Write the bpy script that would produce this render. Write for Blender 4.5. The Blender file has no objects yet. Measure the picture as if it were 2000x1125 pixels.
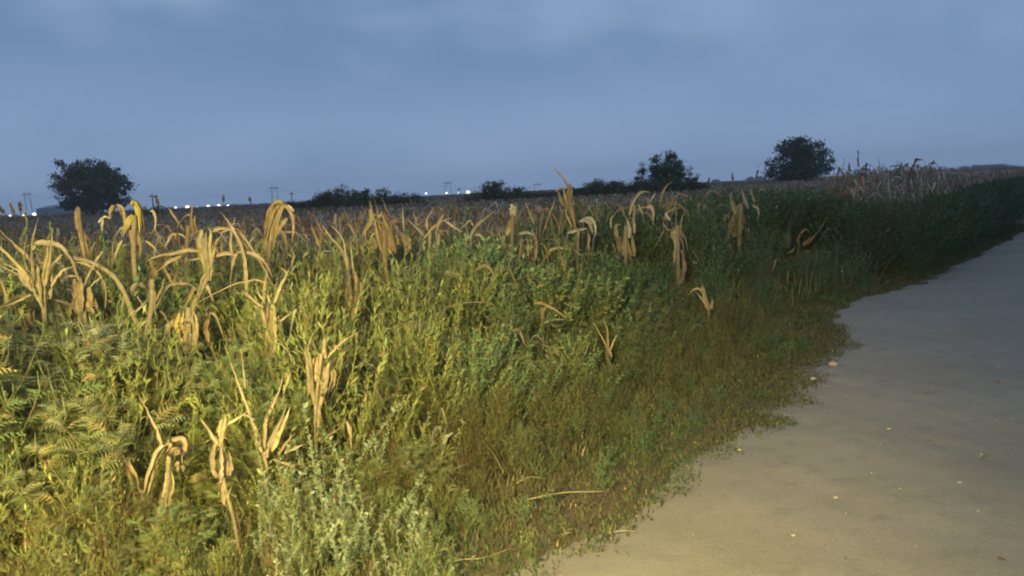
import bpy, math, random
import numpy as np
from mathutils import Matrix, Vector
R = math.radians
random.seed(7); rng = np.random.default_rng(7)
C = bpy.context.scene.collection
SC = bpy.context.scene
PI = math.pi

# ------------------------------------------------------------------ camera
CAMZ = 1.6; F = 1540.0; PITCH = 7.04; ROLL = 2.79
cam = bpy.data.cameras.new('camera'); co = bpy.data.objects.new('camera', cam); C.objects.link(co)
cam.sensor_width = 36; cam.lens = F / 2000 * 36; cam.clip_start = 0.05; cam.clip_end = 8000
RM = (Matrix.Rotation(R(90 - PITCH), 3, 'X') @ Matrix.Rotation(R(-ROLL), 3, 'Z'))
co.matrix_world = Matrix.Translation((0, 0, CAMZ)) @ RM.to_4x4()
SC.camera = co
cam.dof.use_dof = True; cam.dof.focus_distance = 9.0; cam.dof.aperture_fstop = 5.6
RN = np.array(RM)

# ------------------------------------------------------------------ exposure, sky, sun, headlamp
SC.view_settings.view_transform = 'Standard'; SC.view_settings.look = 'None'
SC.view_settings.exposure = 0.0; SC.view_settings.gamma = 1.0
SC.cycles.use_denoising = True
SC.cycles.filter_width = 1.95
SC.cycles.max_bounces = 4; SC.cycles.diffuse_bounces = 2; SC.cycles.glossy_bounces = 1
SC.cycles.transmission_bounces = 2; SC.cycles.transparent_max_bounces = 4; SC.cycles.volume_bounces = 2
SC.cycles.caustics_reflective = False; SC.cycles.caustics_refractive = False

W = bpy.data.worlds.new('World'); SC.world = W; W.use_nodes = True
nt = W.node_tree; nt.nodes.clear()
def N(t, **k):
    n = nt.nodes.new(t)
    for a, b in k.items(): setattr(n, a, b)
    return n
def L(a, b): nt.links.new(a, b)
def M(op, a, b=None, c=None):
    n = N('ShaderNodeMath', operation=op)
    for i, v in enumerate((a, b, c)):
        if v is None: continue
        if isinstance(v, (int, float)): n.inputs[i].default_value = v
        else: L(v, n.inputs[i])
    return n.outputs[0]
tc = N('ShaderNodeTexCoord')
sky = N('ShaderNodeTexSky', sky_type='NISHITA'); sky.sun_disc = False
sky.sun_elevation = R(3); sky.sun_rotation = R(250); sky.air_density = 1.2; sky.ozone_density = 4
sx = N('ShaderNodeSeparateXYZ'); L(tc.outputs['Generated'], sx.inputs[0])
nz = N('ShaderNodeTexNoise'); nz.inputs['Scale'].default_value = 5.0; nz.inputs['Detail'].default_value = 5
mp = N('ShaderNodeMapping'); mp.inputs['Scale'].default_value = (1, 1, 2.1); L(tc.outputs['Generated'], mp.inputs[0]); L(mp.outputs[0], nz.inputs['Vector'])
nf = M('SUBTRACT', nz.outputs['Fac'], 0.5)
az = M('MULTIPLY', M('ARCTAN2', sx.outputs['X'], sx.outputs['Y']), 57.2958)
el = M('MULTIPLY', M('ARCSINE', sx.outputs['Z']), 57.2958)
nz2 = N('ShaderNodeTexNoise'); nz2.inputs['Scale'].default_value = 5; L(mp.outputs[0], nz2.inputs['Vector'])
azw = M('ADD', az, M('MULTIPLY', M('SUBTRACT', nz2.outputs['Fac'], 0.5), 30))
elw = M('ADD', el, M('MULTIPLY', nf, 9))
# cloud banks: azimuth, elevation, widths, slope, weight (light > 0, dark < 0)
BANKS = [(-19, 16.5, 13, 3.0, .05, .65), (-33, 11.5, 9, 2.6, .05, -.65), (-13, 9.8, 14, 2.8, .02, -.55), (3, 9.0, 9, 1.8, .12, -.35),
         (10, 14.5, 22, 3.5, .0, .25), (-34, 5.0, 10, 3.0, .0, .22), (-2, 3.5, 26, 3.0, .0, .22), (30, 16, 10, 6, 0, -.22),
         (30, 3, 12, 3, 0, -.15), (-32, 18, 8, 3, 0, -.1), (60, 30, 30, 14, 0, .3), (-80, 30, 30, 12, 0, -.3), (150, 40, 60, 20, 0, .3)]
acc = M('MULTIPLY', nf, 1.9)
for a, e, sa, se, k, w in BANKS:
    da = M('DIVIDE', M('SUBTRACT', azw, a), sa)
    de = M('DIVIDE', M('SUBTRACT', M('SUBTRACT', elw, e), M('MULTIPLY', M('SUBTRACT', az, a), k)), se)
    g = M('POWER', 2.718, M('MULTIPLY', M('ADD', M('MULTIPLY', da, da), M('MULTIPLY', de, de)), -1))
    acc = M('MULTIPLY_ADD', g, w, acc)
fac = M('MULTIPLY_ADD', acc, 0.5, 0.5)
rp = N('ShaderNodeValToRGB'); L(fac, rp.inputs[0])
rp.color_ramp.interpolation = 'B_SPLINE'
E = rp.color_ramp.elements
E[0].position = 0.0; E[0].color = (0.118, 0.212, 0.375, 1)
E[1].position = 1.0; E[1].color = (0.28, 0.38, 0.58, 1)
e = E.new(0.5); e.color = (0.193, 0.298, 0.48, 1)
# lilac band low over the horizon
hz = M('POWER', 2.718, M('MULTIPLY', M('POWER', M('DIVIDE', M('MAXIMUM', el, 0), 4.5), 2), -1))
mx = N('ShaderNodeMix', data_type='RGBA'); L(M('MULTIPLY', hz, 0.42), mx.inputs[0]); L(rp.outputs[0], mx.inputs[6]); mx.inputs[7].default_value = (0.27, 0.37, 0.57, 1)
sm = N('ShaderNodeMix', data_type='RGBA', blend_type='ADD'); sm.inputs[0].default_value = 1
scl = N('ShaderNodeMix', data_type='RGBA', blend_type='MULTIPLY'); scl.inputs[0].default_value = 1
L(sky.outputs[0], scl.inputs[6]); scl.inputs[7].default_value = (0.10, 0.10, 0.10, 1)
bg1 = N('ShaderNodeBackground'); L(mx.outputs[2], bg1.inputs[0]); bg1.inputs[1].default_value = 1.06
bg2 = N('ShaderNodeBackground'); L(scl.outputs[2], bg2.inputs[0]); bg2.inputs[1].default_value = 0.05
ad = N('ShaderNodeAddShader'); L(bg1.outputs[0], ad.inputs[0]); L(bg2.outputs[0], ad.inputs[1])
wo = N('ShaderNodeOutputWorld'); L(ad.outputs[0], wo.inputs[0])

sl = bpy.data.lights.new('sun', 'SUN'); sl.energy = 0.06; sl.angle = R(30); sl.color = (1, .9, .85)
so = bpy.data.objects.new('sun', sl); C.objects.link(so); so.rotation_euler = (R(75), 0, R(70))
# the vehicle headlamp that lights the verge from behind and left of the photographer
hl = bpy.data.lights.new('headlamp', 'SPOT'); hl.energy = 5200; hl.color = (1.0, 0.83, 0.27)
hl.spot_size = R(91); hl.spot_blend = 1.0; hl.shadow_soft_size = 0.8
ho = bpy.data.objects.new('headlamp', hl); C.objects.link(ho)
HLP = Vector((-1.1, -1.7, 2.7)); ho.location = HLP
ho.rotation_euler = (Vector((-1.5, 3.9, -0.1)) - HLP).to_track_quat('-Z', 'Y').to_euler()

# ------------------------------------------------------------------ pixel and road coordinates
def ray(px, py):
    return RN @ np.array([(px - 1000) / F, -(py - 562.5) / F, -1.0])
def at(px, py, d):
    r = ray(px, py); k = d / r[1]; return np.array([r[0] * k, d, CAMZ + r[2] * k])
def ground_at(px, py):
    r = ray(px, py); k = -CAMZ / r[2]; return np.array([r[0] * k, r[1] * k, 0.0])
def proj(P):
    P = np.atleast_2d(P) - np.array([0, 0, CAMZ]); q = P @ RN
    z = np.where(q[:, 2] < -1e-3, -q[:, 2], 1e-3)
    return 1000 + q[:, 0] / z * F, 562.5 - q[:, 1] / z * F, np.where(q[:, 2] < -1e-3, 1, 0)
U = np.array([0.606, 0.795]); NV = np.array([-0.795, 0.606])
def xy(t, s): return U[0] * t + NV[0] * s, U[1] * t + NV[1] * s
def ts(x, y): return x * U[0] + y * U[1], x * NV[0] + y * NV[1]
def smooth(x): x = np.clip(x, 0, 1); return x * x * (3 - 2 * x)
EDGE_T = [-8, 1.5, 2.5, 3.0, 4.0, 5.0, 6.5, 7.7, 9.4, 10.4, 12.3, 16, 22.6, 40, 120]
EDGE_S = [1.95, 1.9, 1.82, 1.70, 1.79, 1.67, 1.87, 1.95, 2.55, 2.6, 2.15, 1.96, 1.75, 1.8, 1.8]
def edge(t): return np.interp(t, EDGE_T, EDGE_S)

# ------------------------------------------------------------------ mesh tools
def cat(parts):
    V, Fc, K = [], [], []; n = 0
    for v, f, k in parts:
        V.append(v.astype(np.float32)); Fc.append((f + n).astype(np.int32)); K.append(np.asarray(k, np.float32)); n += len(v)
    return np.concatenate(V), np.concatenate(Fc), np.concatenate(K)
def mesh_of(name, g, mat, smooth_=True):
    v, f, k = g
    me = bpy.data.meshes.new(name)
    me.vertices.add(len(v)); me.vertices.foreach_set('co', v.astype(np.float32).ravel())
    me.loops.add(len(f) * 3); me.loops.foreach_set('vertex_index', f.astype(np.int32).ravel())
    me.polygons.add(len(f)); me.polygons.foreach_set('loop_start', np.arange(0, len(f) * 3, 3, dtype=np.int32))
    if smooth_: me.polygons.foreach_set('use_smooth', np.ones(len(f), dtype=bool))
    me.update(calc_edges=True)
    a = me.color_attributes.new('tint', 'BYTE_COLOR', 'POINT')
    a.data.foreach_set('color', np.concatenate([np.clip(k, 0, 1), np.ones((len(k), 1))], 1).astype(np.float32).ravel())
    me.materials.append(mat)
    return me
def tag(o, label=None, cat_=None, group=None, kind=None):
    if label: o['label'] = label
    if cat_: o['category'] = cat_
    if group: o['group'] = group
    if kind: o['kind'] = kind
    return o
def obj(name, g, mat, parent=None, smooth_=True):
    o = bpy.data.objects.new(name, mesh_of(name, g, mat, smooth_)); C.objects.link(o)
    if parent is not None: o.parent = parent
    return o
def empty(name, loc, label, cat_, group=None, rz=0):
    o = bpy.data.objects.new(name, None); C.objects.link(o); o.location = loc; o.rotation_euler = (0, 0, rz)
    o.empty_display_size = .1
    return tag(o, label, cat_, group)
def shift(g, off): return g[0] - np.array(off), g[1], g[2]
def copy_tree(o, parent=None):
    c = o.copy(); C.objects.link(c); c.parent = parent
    for ch in o.children: copy_tree(ch, c)
    return c

def spline(P, n):
    P = np.array(P, float)
    if len(P) == 2: return P[0] + (P[1] - P[0]) * np.linspace(0, 1, n)[:, None]
    Q = np.vstack([2 * P[0] - P[1], P, 2 * P[-1] - P[-2]]); m = len(P) - 1
    out = []
    for u in np.linspace(0, m, n):
        i = min(int(u), m - 1); t = u - i; a, b, c, d = Q[i:i + 4]
        out.append(0.5 * ((2 * b) + (-a + c) * t + (2 * a - 5 * b + 4 * c - d) * t * t + (-a + 3 * b - 3 * c + d) * t ** 3))
    return np.array(out)
def norm(a): return a / (np.linalg.norm(a, axis=-1, keepdims=True) + 1e-9)
def grid_faces(n, m):
    i = np.arange(n - 1)[:, None] * m + np.arange(m - 1)[None, :]; i = i.ravel()
    return np.concatenate([np.stack([i, i + 1, i + m + 1], 1), np.stack([i, i + m + 1, i + m], 1)])
def ribbon(P, w, side, col, fold=.3, twist=0.0, wave=.12, edge_dark=.85):
    """a leaf blade: three or five columns across, folded along its midrib, wavy at the rim"""
    n = len(P); T = norm(np.gradient(P, axis=0))
    S = norm(np.cross(T, np.cross(np.broadcast_to(side, T.shape), T)))
    B = norm(np.cross(T, S))
    a = np.linspace(0, twist, n)[:, None]
    S2 = S * np.cos(a) + B * np.sin(a); B2 = -S * np.sin(a) + B * np.cos(a)
    w = np.asarray(w)[:, None]
    ph = random.uniform(0, 6)
    wv = np.sin(np.linspace(0, 14, n) + ph)[:, None] * wave
    cols = []
    for u, z in ((-.5, 1.0), (-.34, .55), (-.17, .35), (0, 0), (.17, .35), (.34, .55), (.5, 1.0)):
        cols.append(P + S2 * w * u + B2 * w * (fold * z * .6 + wv * abs(u) * 2 * (1 if u > 0 else -.8)))
    V = np.stack(cols, 1).reshape(-1, 3)
    K = np.ones((n, 7, 3)) * np.array(col)
    st = rng.uniform(.62, 1.15, (1, 7, 1)) * rng.uniform(.8, 1.12, (n, 1, 1)) * rng.uniform(.85, 1.1, (n, 7, 1)); K = K * st
    K[:, 3] *= 1.15; K[:, 0] *= edge_dark; K[:, 6] *= edge_dark
    return V, grid_faces(n, 7), K.reshape(-1, 3)
def tube(P, r, col, k=6, cap=True):
    P = np.asarray(P, float); n = len(P); T = norm(np.gradient(P, axis=0))
    a = np.array([0.31, 0.17, 0.93]) if abs(T[0, 2]) < .8 else np.array([.9, .3, .1])
    X = norm(np.cross(T, a)); Y = np.cross(T, X)
    r = np.broadcast_to(np.asarray(r, float), (n,))
    th = np.linspace(0, 2 * PI, k, endpoint=False)
    V = (P[:, None] + r[:, None, None] * (np.cos(th)[None, :, None] * X[:, None] + np.sin(th)[None, :, None] * Y[:, None])).reshape(-1, 3)
    i = (np.arange(n - 1)[:, None] * k + np.arange(k)[None]).ravel(); j = (np.arange(n - 1)[:, None] * k + (np.arange(k)[None] + 1) % k).ravel()
    f = np.concatenate([np.stack([i, j, j + k], 1), np.stack([i, j + k, i + k], 1)])
    if cap:
        f = np.concatenate([f, [[0, b + 1, b] for b in range(1, k - 1)], [[(n - 1) * k, (n - 1) * k + b, (n - 1) * k + b + 1] for b in range(1, k - 1)]])
    K = np.ones((len(V), 3)) * np.array(col) * rng.uniform(.9, 1.1, (len(V), 1))
    return V, f, K
def box(x0, x1, y0, y1, z0, z1, col=(1, 1, 1)):
    v = np.array([[x, y, z] for x in (x0, x1) for y in (y0, y1) for z in (z0, z1)], float)
    q = [(0, 1, 3, 2), (4, 6, 7, 5), (0, 4, 5, 1), (2, 3, 7, 6), (0, 2, 6, 4), (1, 5, 7, 3)]
    f = np.array([t for a, b, c, d in q for t in ((a, b, c), (a, c, d))])
    return v, f, np.ones((8, 3)) * np.array(col)
def place(tpl, Mx, off, col, sc=None):
    """a template set at every (matrix, offset): arrays (N,3,3), (N,3), (N,3)"""
    tv, tf, tk = tpl; n = len(off)
    V = np.einsum('nij,vj->nvi', Mx, tv) + off[:, None]
    K = tk[None] * col[:, None]
    Fc = tf[None] + (np.arange(n) * len(tv))[:, None, None]
    return V.reshape(-1, 3), Fc.reshape(-1, 3), K.reshape(-1, 3)
def frames(D, roll=None, size=1.0):
    """matrices that take +X to direction D, +Z near world up"""
    D = norm(np.asarray(D, float)); n = len(D)
    up = np.tile([0.02, 0.03, 1.0], (n, 1)); Y = norm(np.cross(up, D)); Z = np.cross(D, Y)
    if roll is not None:
        c, s = np.cos(roll)[:, None], np.sin(roll)[:, None]; Y, Z = Y * c + Z * s, -Y * s + Z * c
    Mx = np.stack([D, Y, Z], 2)
    return Mx * (np.broadcast_to(size, (n,))[:, None, None])
def rotz(g, a, s=1.0, off=(0, 0, 0), tint=1.0, lean=(0, 0)):
    c, q = math.cos(a), math.sin(a); m = np.array([[c, -q, 0], [q, c, 0], [0, 0, 1]])
    v = (g[0] * s) @ m.T; v = v + np.stack([v[:, 2] * lean[0], v[:, 2] * lean[1], 0 * v[:, 2]], 1)
    return v + np.array(off), g[1], g[2] * np.array(tint)

# ------------------------------------------------------------------ materials
def material(name, rough=.8, trans=0.0, noise=None, spec=.2, base=None, bump=0.0, bscale=80):
    m = bpy.data.materials.new(name); m.use_nodes = True; t = m.node_tree; t.nodes.clear()
    o = t.nodes.new('ShaderNodeOutputMaterial'); b = t.nodes.new('ShaderNodeBsdfPrincipled')
    b.inputs['Roughness'].default_value = rough; b.inputs['Specular IOR Level'].default_value = spec
    at_ = t.nodes.new('ShaderNodeAttribute'); at_.attribute_name = 'tint'; src = at_.outputs['Color']
    if base:
        b.inputs['Base Color'].default_value = (*base, 1)
        mb = t.nodes.new('ShaderNodeMix'); mb.data_type = 'RGBA'; mb.blend_type = 'MULTIPLY'; mb.inputs[0].default_value = 1
        t.links.new(src, mb.inputs[6]); mb.inputs[7].default_value = (*base, 1); src = mb.outputs[2]
    if noise:
        sc_, lo, hi = noise
        g = t.nodes.new('ShaderNodeNewGeometry')
        nn = t.nodes.new('ShaderNodeTexNoise'); nn.inputs['Scale'].default_value = sc_; nn.inputs['Detail'].default_value = 3
        t.links.new(g.outputs['Position'], nn.inputs['Vector'])
        mr = t.nodes.new('ShaderNodeMapRange'); t.links.new(nn.outputs['Fac'], mr.inputs[0]); mr.inputs[1].default_value = .3; mr.inputs[2].default_value = .7
        mr.inputs[3].default_value = lo; mr.inputs[4].default_value = hi
        vm = t.nodes.new('ShaderNodeVectorMath'); vm.operation = 'SCALE'; t.links.new(src, vm.inputs[0]); t.links.new(mr.outputs[0], vm.inputs['Scale']); src = vm.outputs[0]
    t.links.new(src, b.inputs['Base Color'])
    if bump:
        g2 = t.nodes.new('ShaderNodeNewGeometry'); n3 = t.nodes.new('ShaderNodeTexNoise'); n3.inputs['Scale'].default_value = bscale
        t.links.new(g2.outputs['Position'], n3.inputs['Vector'])
        bp = t.nodes.new('ShaderNodeBump'); bp.inputs['Strength'].default_value = bump; bp.inputs['Distance'].default_value = .01
        t.links.new(n3.outputs['Fac'], bp.inputs['Height']); t.links.new(bp.outputs[0], b.inputs['Normal'])
    out = b.outputs[0]
    if trans:
        tr = t.nodes.new('ShaderNodeBsdfTranslucent'); t.links.new(src, tr.inputs[0])
        ms = t.nodes.new('ShaderNodeMixShader'); ms.inputs[0].default_value = trans
        t.links.new(out, ms.inputs[1]); t.links.new(tr.outputs[0], ms.inputs[2]); out = ms.outputs[0]
    t.links.new(out, o.inputs[0])
    return m
M_CORN = material('dry_corn_leaf', .75, .18, (45, .82, 1.12), .15)
M_STALK = material('dry_corn_stalk', .8, 0, (60, .7, 1.1), .15)
M_WEED = material('weed_leaf', .75, .25, (25, .8, 1.15), .12)
M_STEM = material('weed_stem', .8, 0, None, .1)
M_GRASS = material('grass_blade', .8, .2, (12, .75, 1.2), .1)
M_TREE = material('tree_leaf', .8, .15, None, .1)
M_BARK = material('tree_bark', .9, 0, (9, .7, 1.1), .1)
M_METAL = material('painted_metal', .6, 0, (2, .9, 1.05), .3)
M_STONE = material('stone', .9, 0, (120, .75, 1.1), .1)

def soil_material(name, cols, road=False):
    m = bpy.data.materials.new(name); m.use_nodes = True; t = m.node_tree; b = t.nodes['Principled BSDF']
    b.inputs['Roughness'].default_value = .95; b.inputs['Specular IOR Level'].default_value = .08
    g = t.nodes.new('ShaderNodeNewGeometry')
    def noise(s, d=4, r=.6, vec=None):
        n = t.nodes.new('ShaderNodeTexNoise'); n.inputs['Scale'].default_value = s; n.inputs['Detail'].default_value = d; n.inputs['Roughness'].default_value = r
        t.links.new(vec or g.outputs['Position'], n.inputs['Vector']); return n.outputs['Fac']
    def mixc(f, a, b2, lo=.35, hi=.65):
        mr = t.nodes.new('ShaderNodeMapRange'); mr.interpolation_type = 'SMOOTHSTEP'
        t.links.new(f, mr.inputs[0]); mr.inputs[1].default_value = lo; mr.inputs[2].default_value = hi
        x = t.nodes.new('ShaderNodeMix'); x.data_type = 'RGBA'; t.links.new(mr.outputs[0], x.inputs[0])
        for i, v in ((6, a), (7, b2)):
            if isinstance(v, tuple): x.inputs[i].default_value = (*v, 1)
            else: t.links.new(v, x.inputs[i])
        return x.outputs[2]
    c = mixc(noise(.9), cols[0], cols[1])
    c = mixc(noise(7, 6, .7), c, cols[2], .45, .75)
    c = mixc(noise(90, 3, .7), c, cols[3], .56, .78)
    if road:
        # pale and dark grit
        vo = t.nodes.new('ShaderNodeTexVoronoi'); vo.inputs['Scale'].default_value = 55; t.links.new(g.outputs['Position'], vo.inputs['Vector'])
        c = mixc(vo.outputs['Distance'], (.42, .38, .33), c, .08, .2)
        # wheel tracks running with the road
        mp_ = t.nodes.new('ShaderNodeMapping'); mp_.vector_type = 'POINT'; mp_.inputs['Rotation'].default_value = (0, 0, -math.atan2(U[1], U[0])); mp_.inputs['Scale'].default_value = (.12, 1.3, 1)
        t.links.new(g.outputs['Position'], mp_.inputs[0])
        c = mixc(noise(1.0, 3, .5, mp_.outputs[0]), c, cols[4], .5, .75)
    t.links.new(c, b.inputs['Base Color'])
    bp = t.nodes.new('ShaderNodeBump'); bp.inputs['Strength'].default_value = .4 if road else .8; bp.inputs['Distance'].default_value = .02
    t.links.new(noise(45, 6, .75), bp.inputs['Height']); t.links.new(bp.outputs[0], b.inputs['Normal'])
    return m
M_SOIL = soil_material('field_soil', [(.16, .12, .085), (.20, .15, .10), (.12, .09, .06), (.24, .19, .14)])
M_ROAD = soil_material('dirt_road', [(.265, .23, .185), (.30, .26, .21), (.235, .203, .165), (.15, .13, .105), (.225, .197, .162)], True)

# ------------------------------------------------------------------ ground and road
def ground():
    xs = np.concatenate([-np.geomspace(880, 30, 12), np.arange(-25, 40, 1.0), np.geomspace(45, 880, 12)])
    ys = np.concatenate([-np.geomspace(50, 12, 6), np.arange(-10, 50, 1.0), np.geomspace(55, 880, 16)])
    X, Y = np.meshgrid(xs, ys, indexing='ij'); V = np.stack([X, Y, 0 * X], 2)
    V[..., 2] = 0.0
    v = V.reshape(-1, 3); f = grid_faces(len(xs), len(ys))[:, ::-1]
    o = obj('ground', (v, f, np.ones((len(v), 3))), M_SOIL); tag(o, 'brown field soil under corn and weeds', 'ground', kind='structure')
ground()
def vnoise(x, y, s=0):
    return (np.sin(x * 1.7 + s) * np.sin(y * 1.3 + s * 2) + .6 * np.sin(x * 3.9 + y * 2.1 + s * 3) + .4 * np.sin(x * 8.3 - y * 6.7 + s)) / 2
def road():
    t = np.concatenate([np.arange(-10, 2, .2), np.arange(2, 14, .06), np.arange(14, 140, .5)]); n = len(t)
    u = np.concatenate([np.linspace(0, .2, 22), np.linspace(.21, 1, 44)]); m = len(u)
    T, UU = np.meshgrid(t, u, indexing='ij')
    e = edge(T) + vnoise(T * 2.3, T * .7, 1) * .09 + vnoise(T * 9, T * 5, 3) * .035
    S = e + .12 - UU * (e + 5.6)
    X, Y = xy(T, S)
    z = .004 + smooth(UU / .05) * (.02 + .012 * vnoise(X * 1.3, Y * 1.1, 2) + .006 * vnoise(X * 5, Y * 6, 5)) 
    v = np.stack([X, Y, z], 2).reshape(-1, 3)
    o = obj('dirt_road', (v, grid_faces(n, m), np.ones((len(v), 3))), M_ROAD); tag(o, 'pale grey dirt road running off to the right', 'road', kind='structure')
    if o.data.polygons[0].normal.z < 0: o.data.flip_normals()
road()

# ------------------------------------------------------------------ corn
TAN = (.42, .34, .235); PALE = (.50, .45, .38); OCH = (.33, .245, .16); GRN = (.34, .36, .12); RUST = (.36, .26, .18)
hero_pts = []          # (px, py, d) spots that weeds nearer than d may not cover
def blade_width(n, w, blunt=False):
    u = np.linspace(0, 1, n); w = w * .80 * (1 + rng.normal(0, .10, n))
    if blunt: return w * (.75 + .3 * np.sin(PI * u)) * np.where(u > .93, .7, 1)
    return w * np.clip(np.minimum(.55 + 2.2 * u, 1.0) * (1 - u ** 2.2) + .03, .03, 1)
def hero(d, label, leaves, stalk=None, tint=TAN, group='withered corn plants at the near edge of the field', category='corn plant', on_ground=True, name='corn_plant'):
    """leaves: (points in picture, width px[, depth slope[, tint[, kind]]]) drawn out in depth; kind b = blunt"""
    if stalk is None: stalk = ([leaves[0][0][0]], 9)
    sp, sw = stalk
    P = [at(x, y, d) for x, y in sp]
    if on_ground:
        foot = P[-1].copy(); foot[2] = 0; foot[0] += random.uniform(-.05, .05); P.append((P[-1] + foot) / 2 + [random.uniform(-.03, .03), 0, 0]); P.append(foot)
    base = P[-1].copy(); base[2] = 0 if on_ground else P[0][2]
    root = empty(name, base, label, category, group)
    m = d / F
    path = spline(P, max(8, int(10 * len(P) / 2)))
    n = len(path); rr = sw * m / 2 * (1 + .25 * (np.sin(np.arange(n) * 1.9) > .8)) * np.linspace(.9, 1.15, n)
    obj('stalk', shift(tube(path, rr * .85, np.array(tint) * .62, 7), base), M_STALK, root)
    for lf in leaves:
        pts, w = lf[0], lf[1]; slope = lf[2] if len(lf) > 2 and lf[2] is not None else random.uniform(-.45, .45)
        tn = lf[3] if len(lf) > 3 and lf[3] is not None else tint
        blunt = len(lf) > 4
        q = [np.array(p, float) for p in pts]; L_ = 0; Q = []
        for i, p in enumerate(q):
            if i: L_ += np.linalg.norm(q[i] - q[i - 1])
            Q.append(at(p[0], p[1], d + slope * L_ * m))
            hero_pts.append((p[0], p[1], d))
            if i: hero_pts.append(((q[i][0] + q[i-1][0]) / 2, (q[i][1] + q[i-1][1]) / 2, d))
        n = max(9, int(L_ / 7)); pth = spline(Q, min(n, 26))
        pth += rng.normal(0, .0013, pth.shape)
        side = RN @ np.array([pts[-1][1] - pts[0][1], pts[-1][0] - pts[0][0], .25 * L_ * random.choice((-1, 1))], float)
        col = np.array(tn) * random.uniform(.85, 1.12) * np.array([1, random.uniform(.94, 1.05), random.uniform(.85, 1.1)])
        if w < 13.5:
            g = ribbon(pth, blade_width(len(pth), w * m * .95, blunt), side, col, fold=random.uniform(.2, .7), twist=random.uniform(-1.2, 1.2), wave=random.uniform(.04, .16))
            obj('leaf', shift(g, base), M_CORN, root)
        else:   # a broad piece is several torn blades lying over each other
            nb = 2 if w < 20 else (3 if w < 27 else 4); T0 = norm(pth[-1] - pth[0]); A0 = norm(np.cross(T0, [0, 1.0, 0]))
            for j in range(nb):
                off = (j - (nb - 1) / 2) / nb * w * m * .8 + random.uniform(-.1, .1) * w * m
                n0, n1 = random.choice((0, 0, 1, 2)), len(pth) - random.choice((0, 0, 1, 2))
                q2 = spline(pth[n0:n1][::2] if n1 - n0 > 8 else pth[n0:n1], 12); uu = np.linspace(0, 1, len(q2))[:, None]
                q2 = q2 + A0 * (off * (.35 + 1.0 * np.sin(uu * 2.2 + .2))) + np.array([0, 1, 0]) * random.uniform(-.03, .03) + rng.normal(0, .0015, q2.shape)
                g = ribbon(q2, blade_width(len(q2), w * m * (1.25 / nb + .12), blunt and random.random() < .6), side + rng.normal(0, .25, 3) * np.linalg.norm(side), col * random.uniform(.75, 1.1), fold=random.uniform(.2, .8), twist=random.uniform(-1.2, 1.2), wave=random.uniform(.06, .2))
                obj('leaf', shift(g, base), M_CORN, root)
    return root

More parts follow.
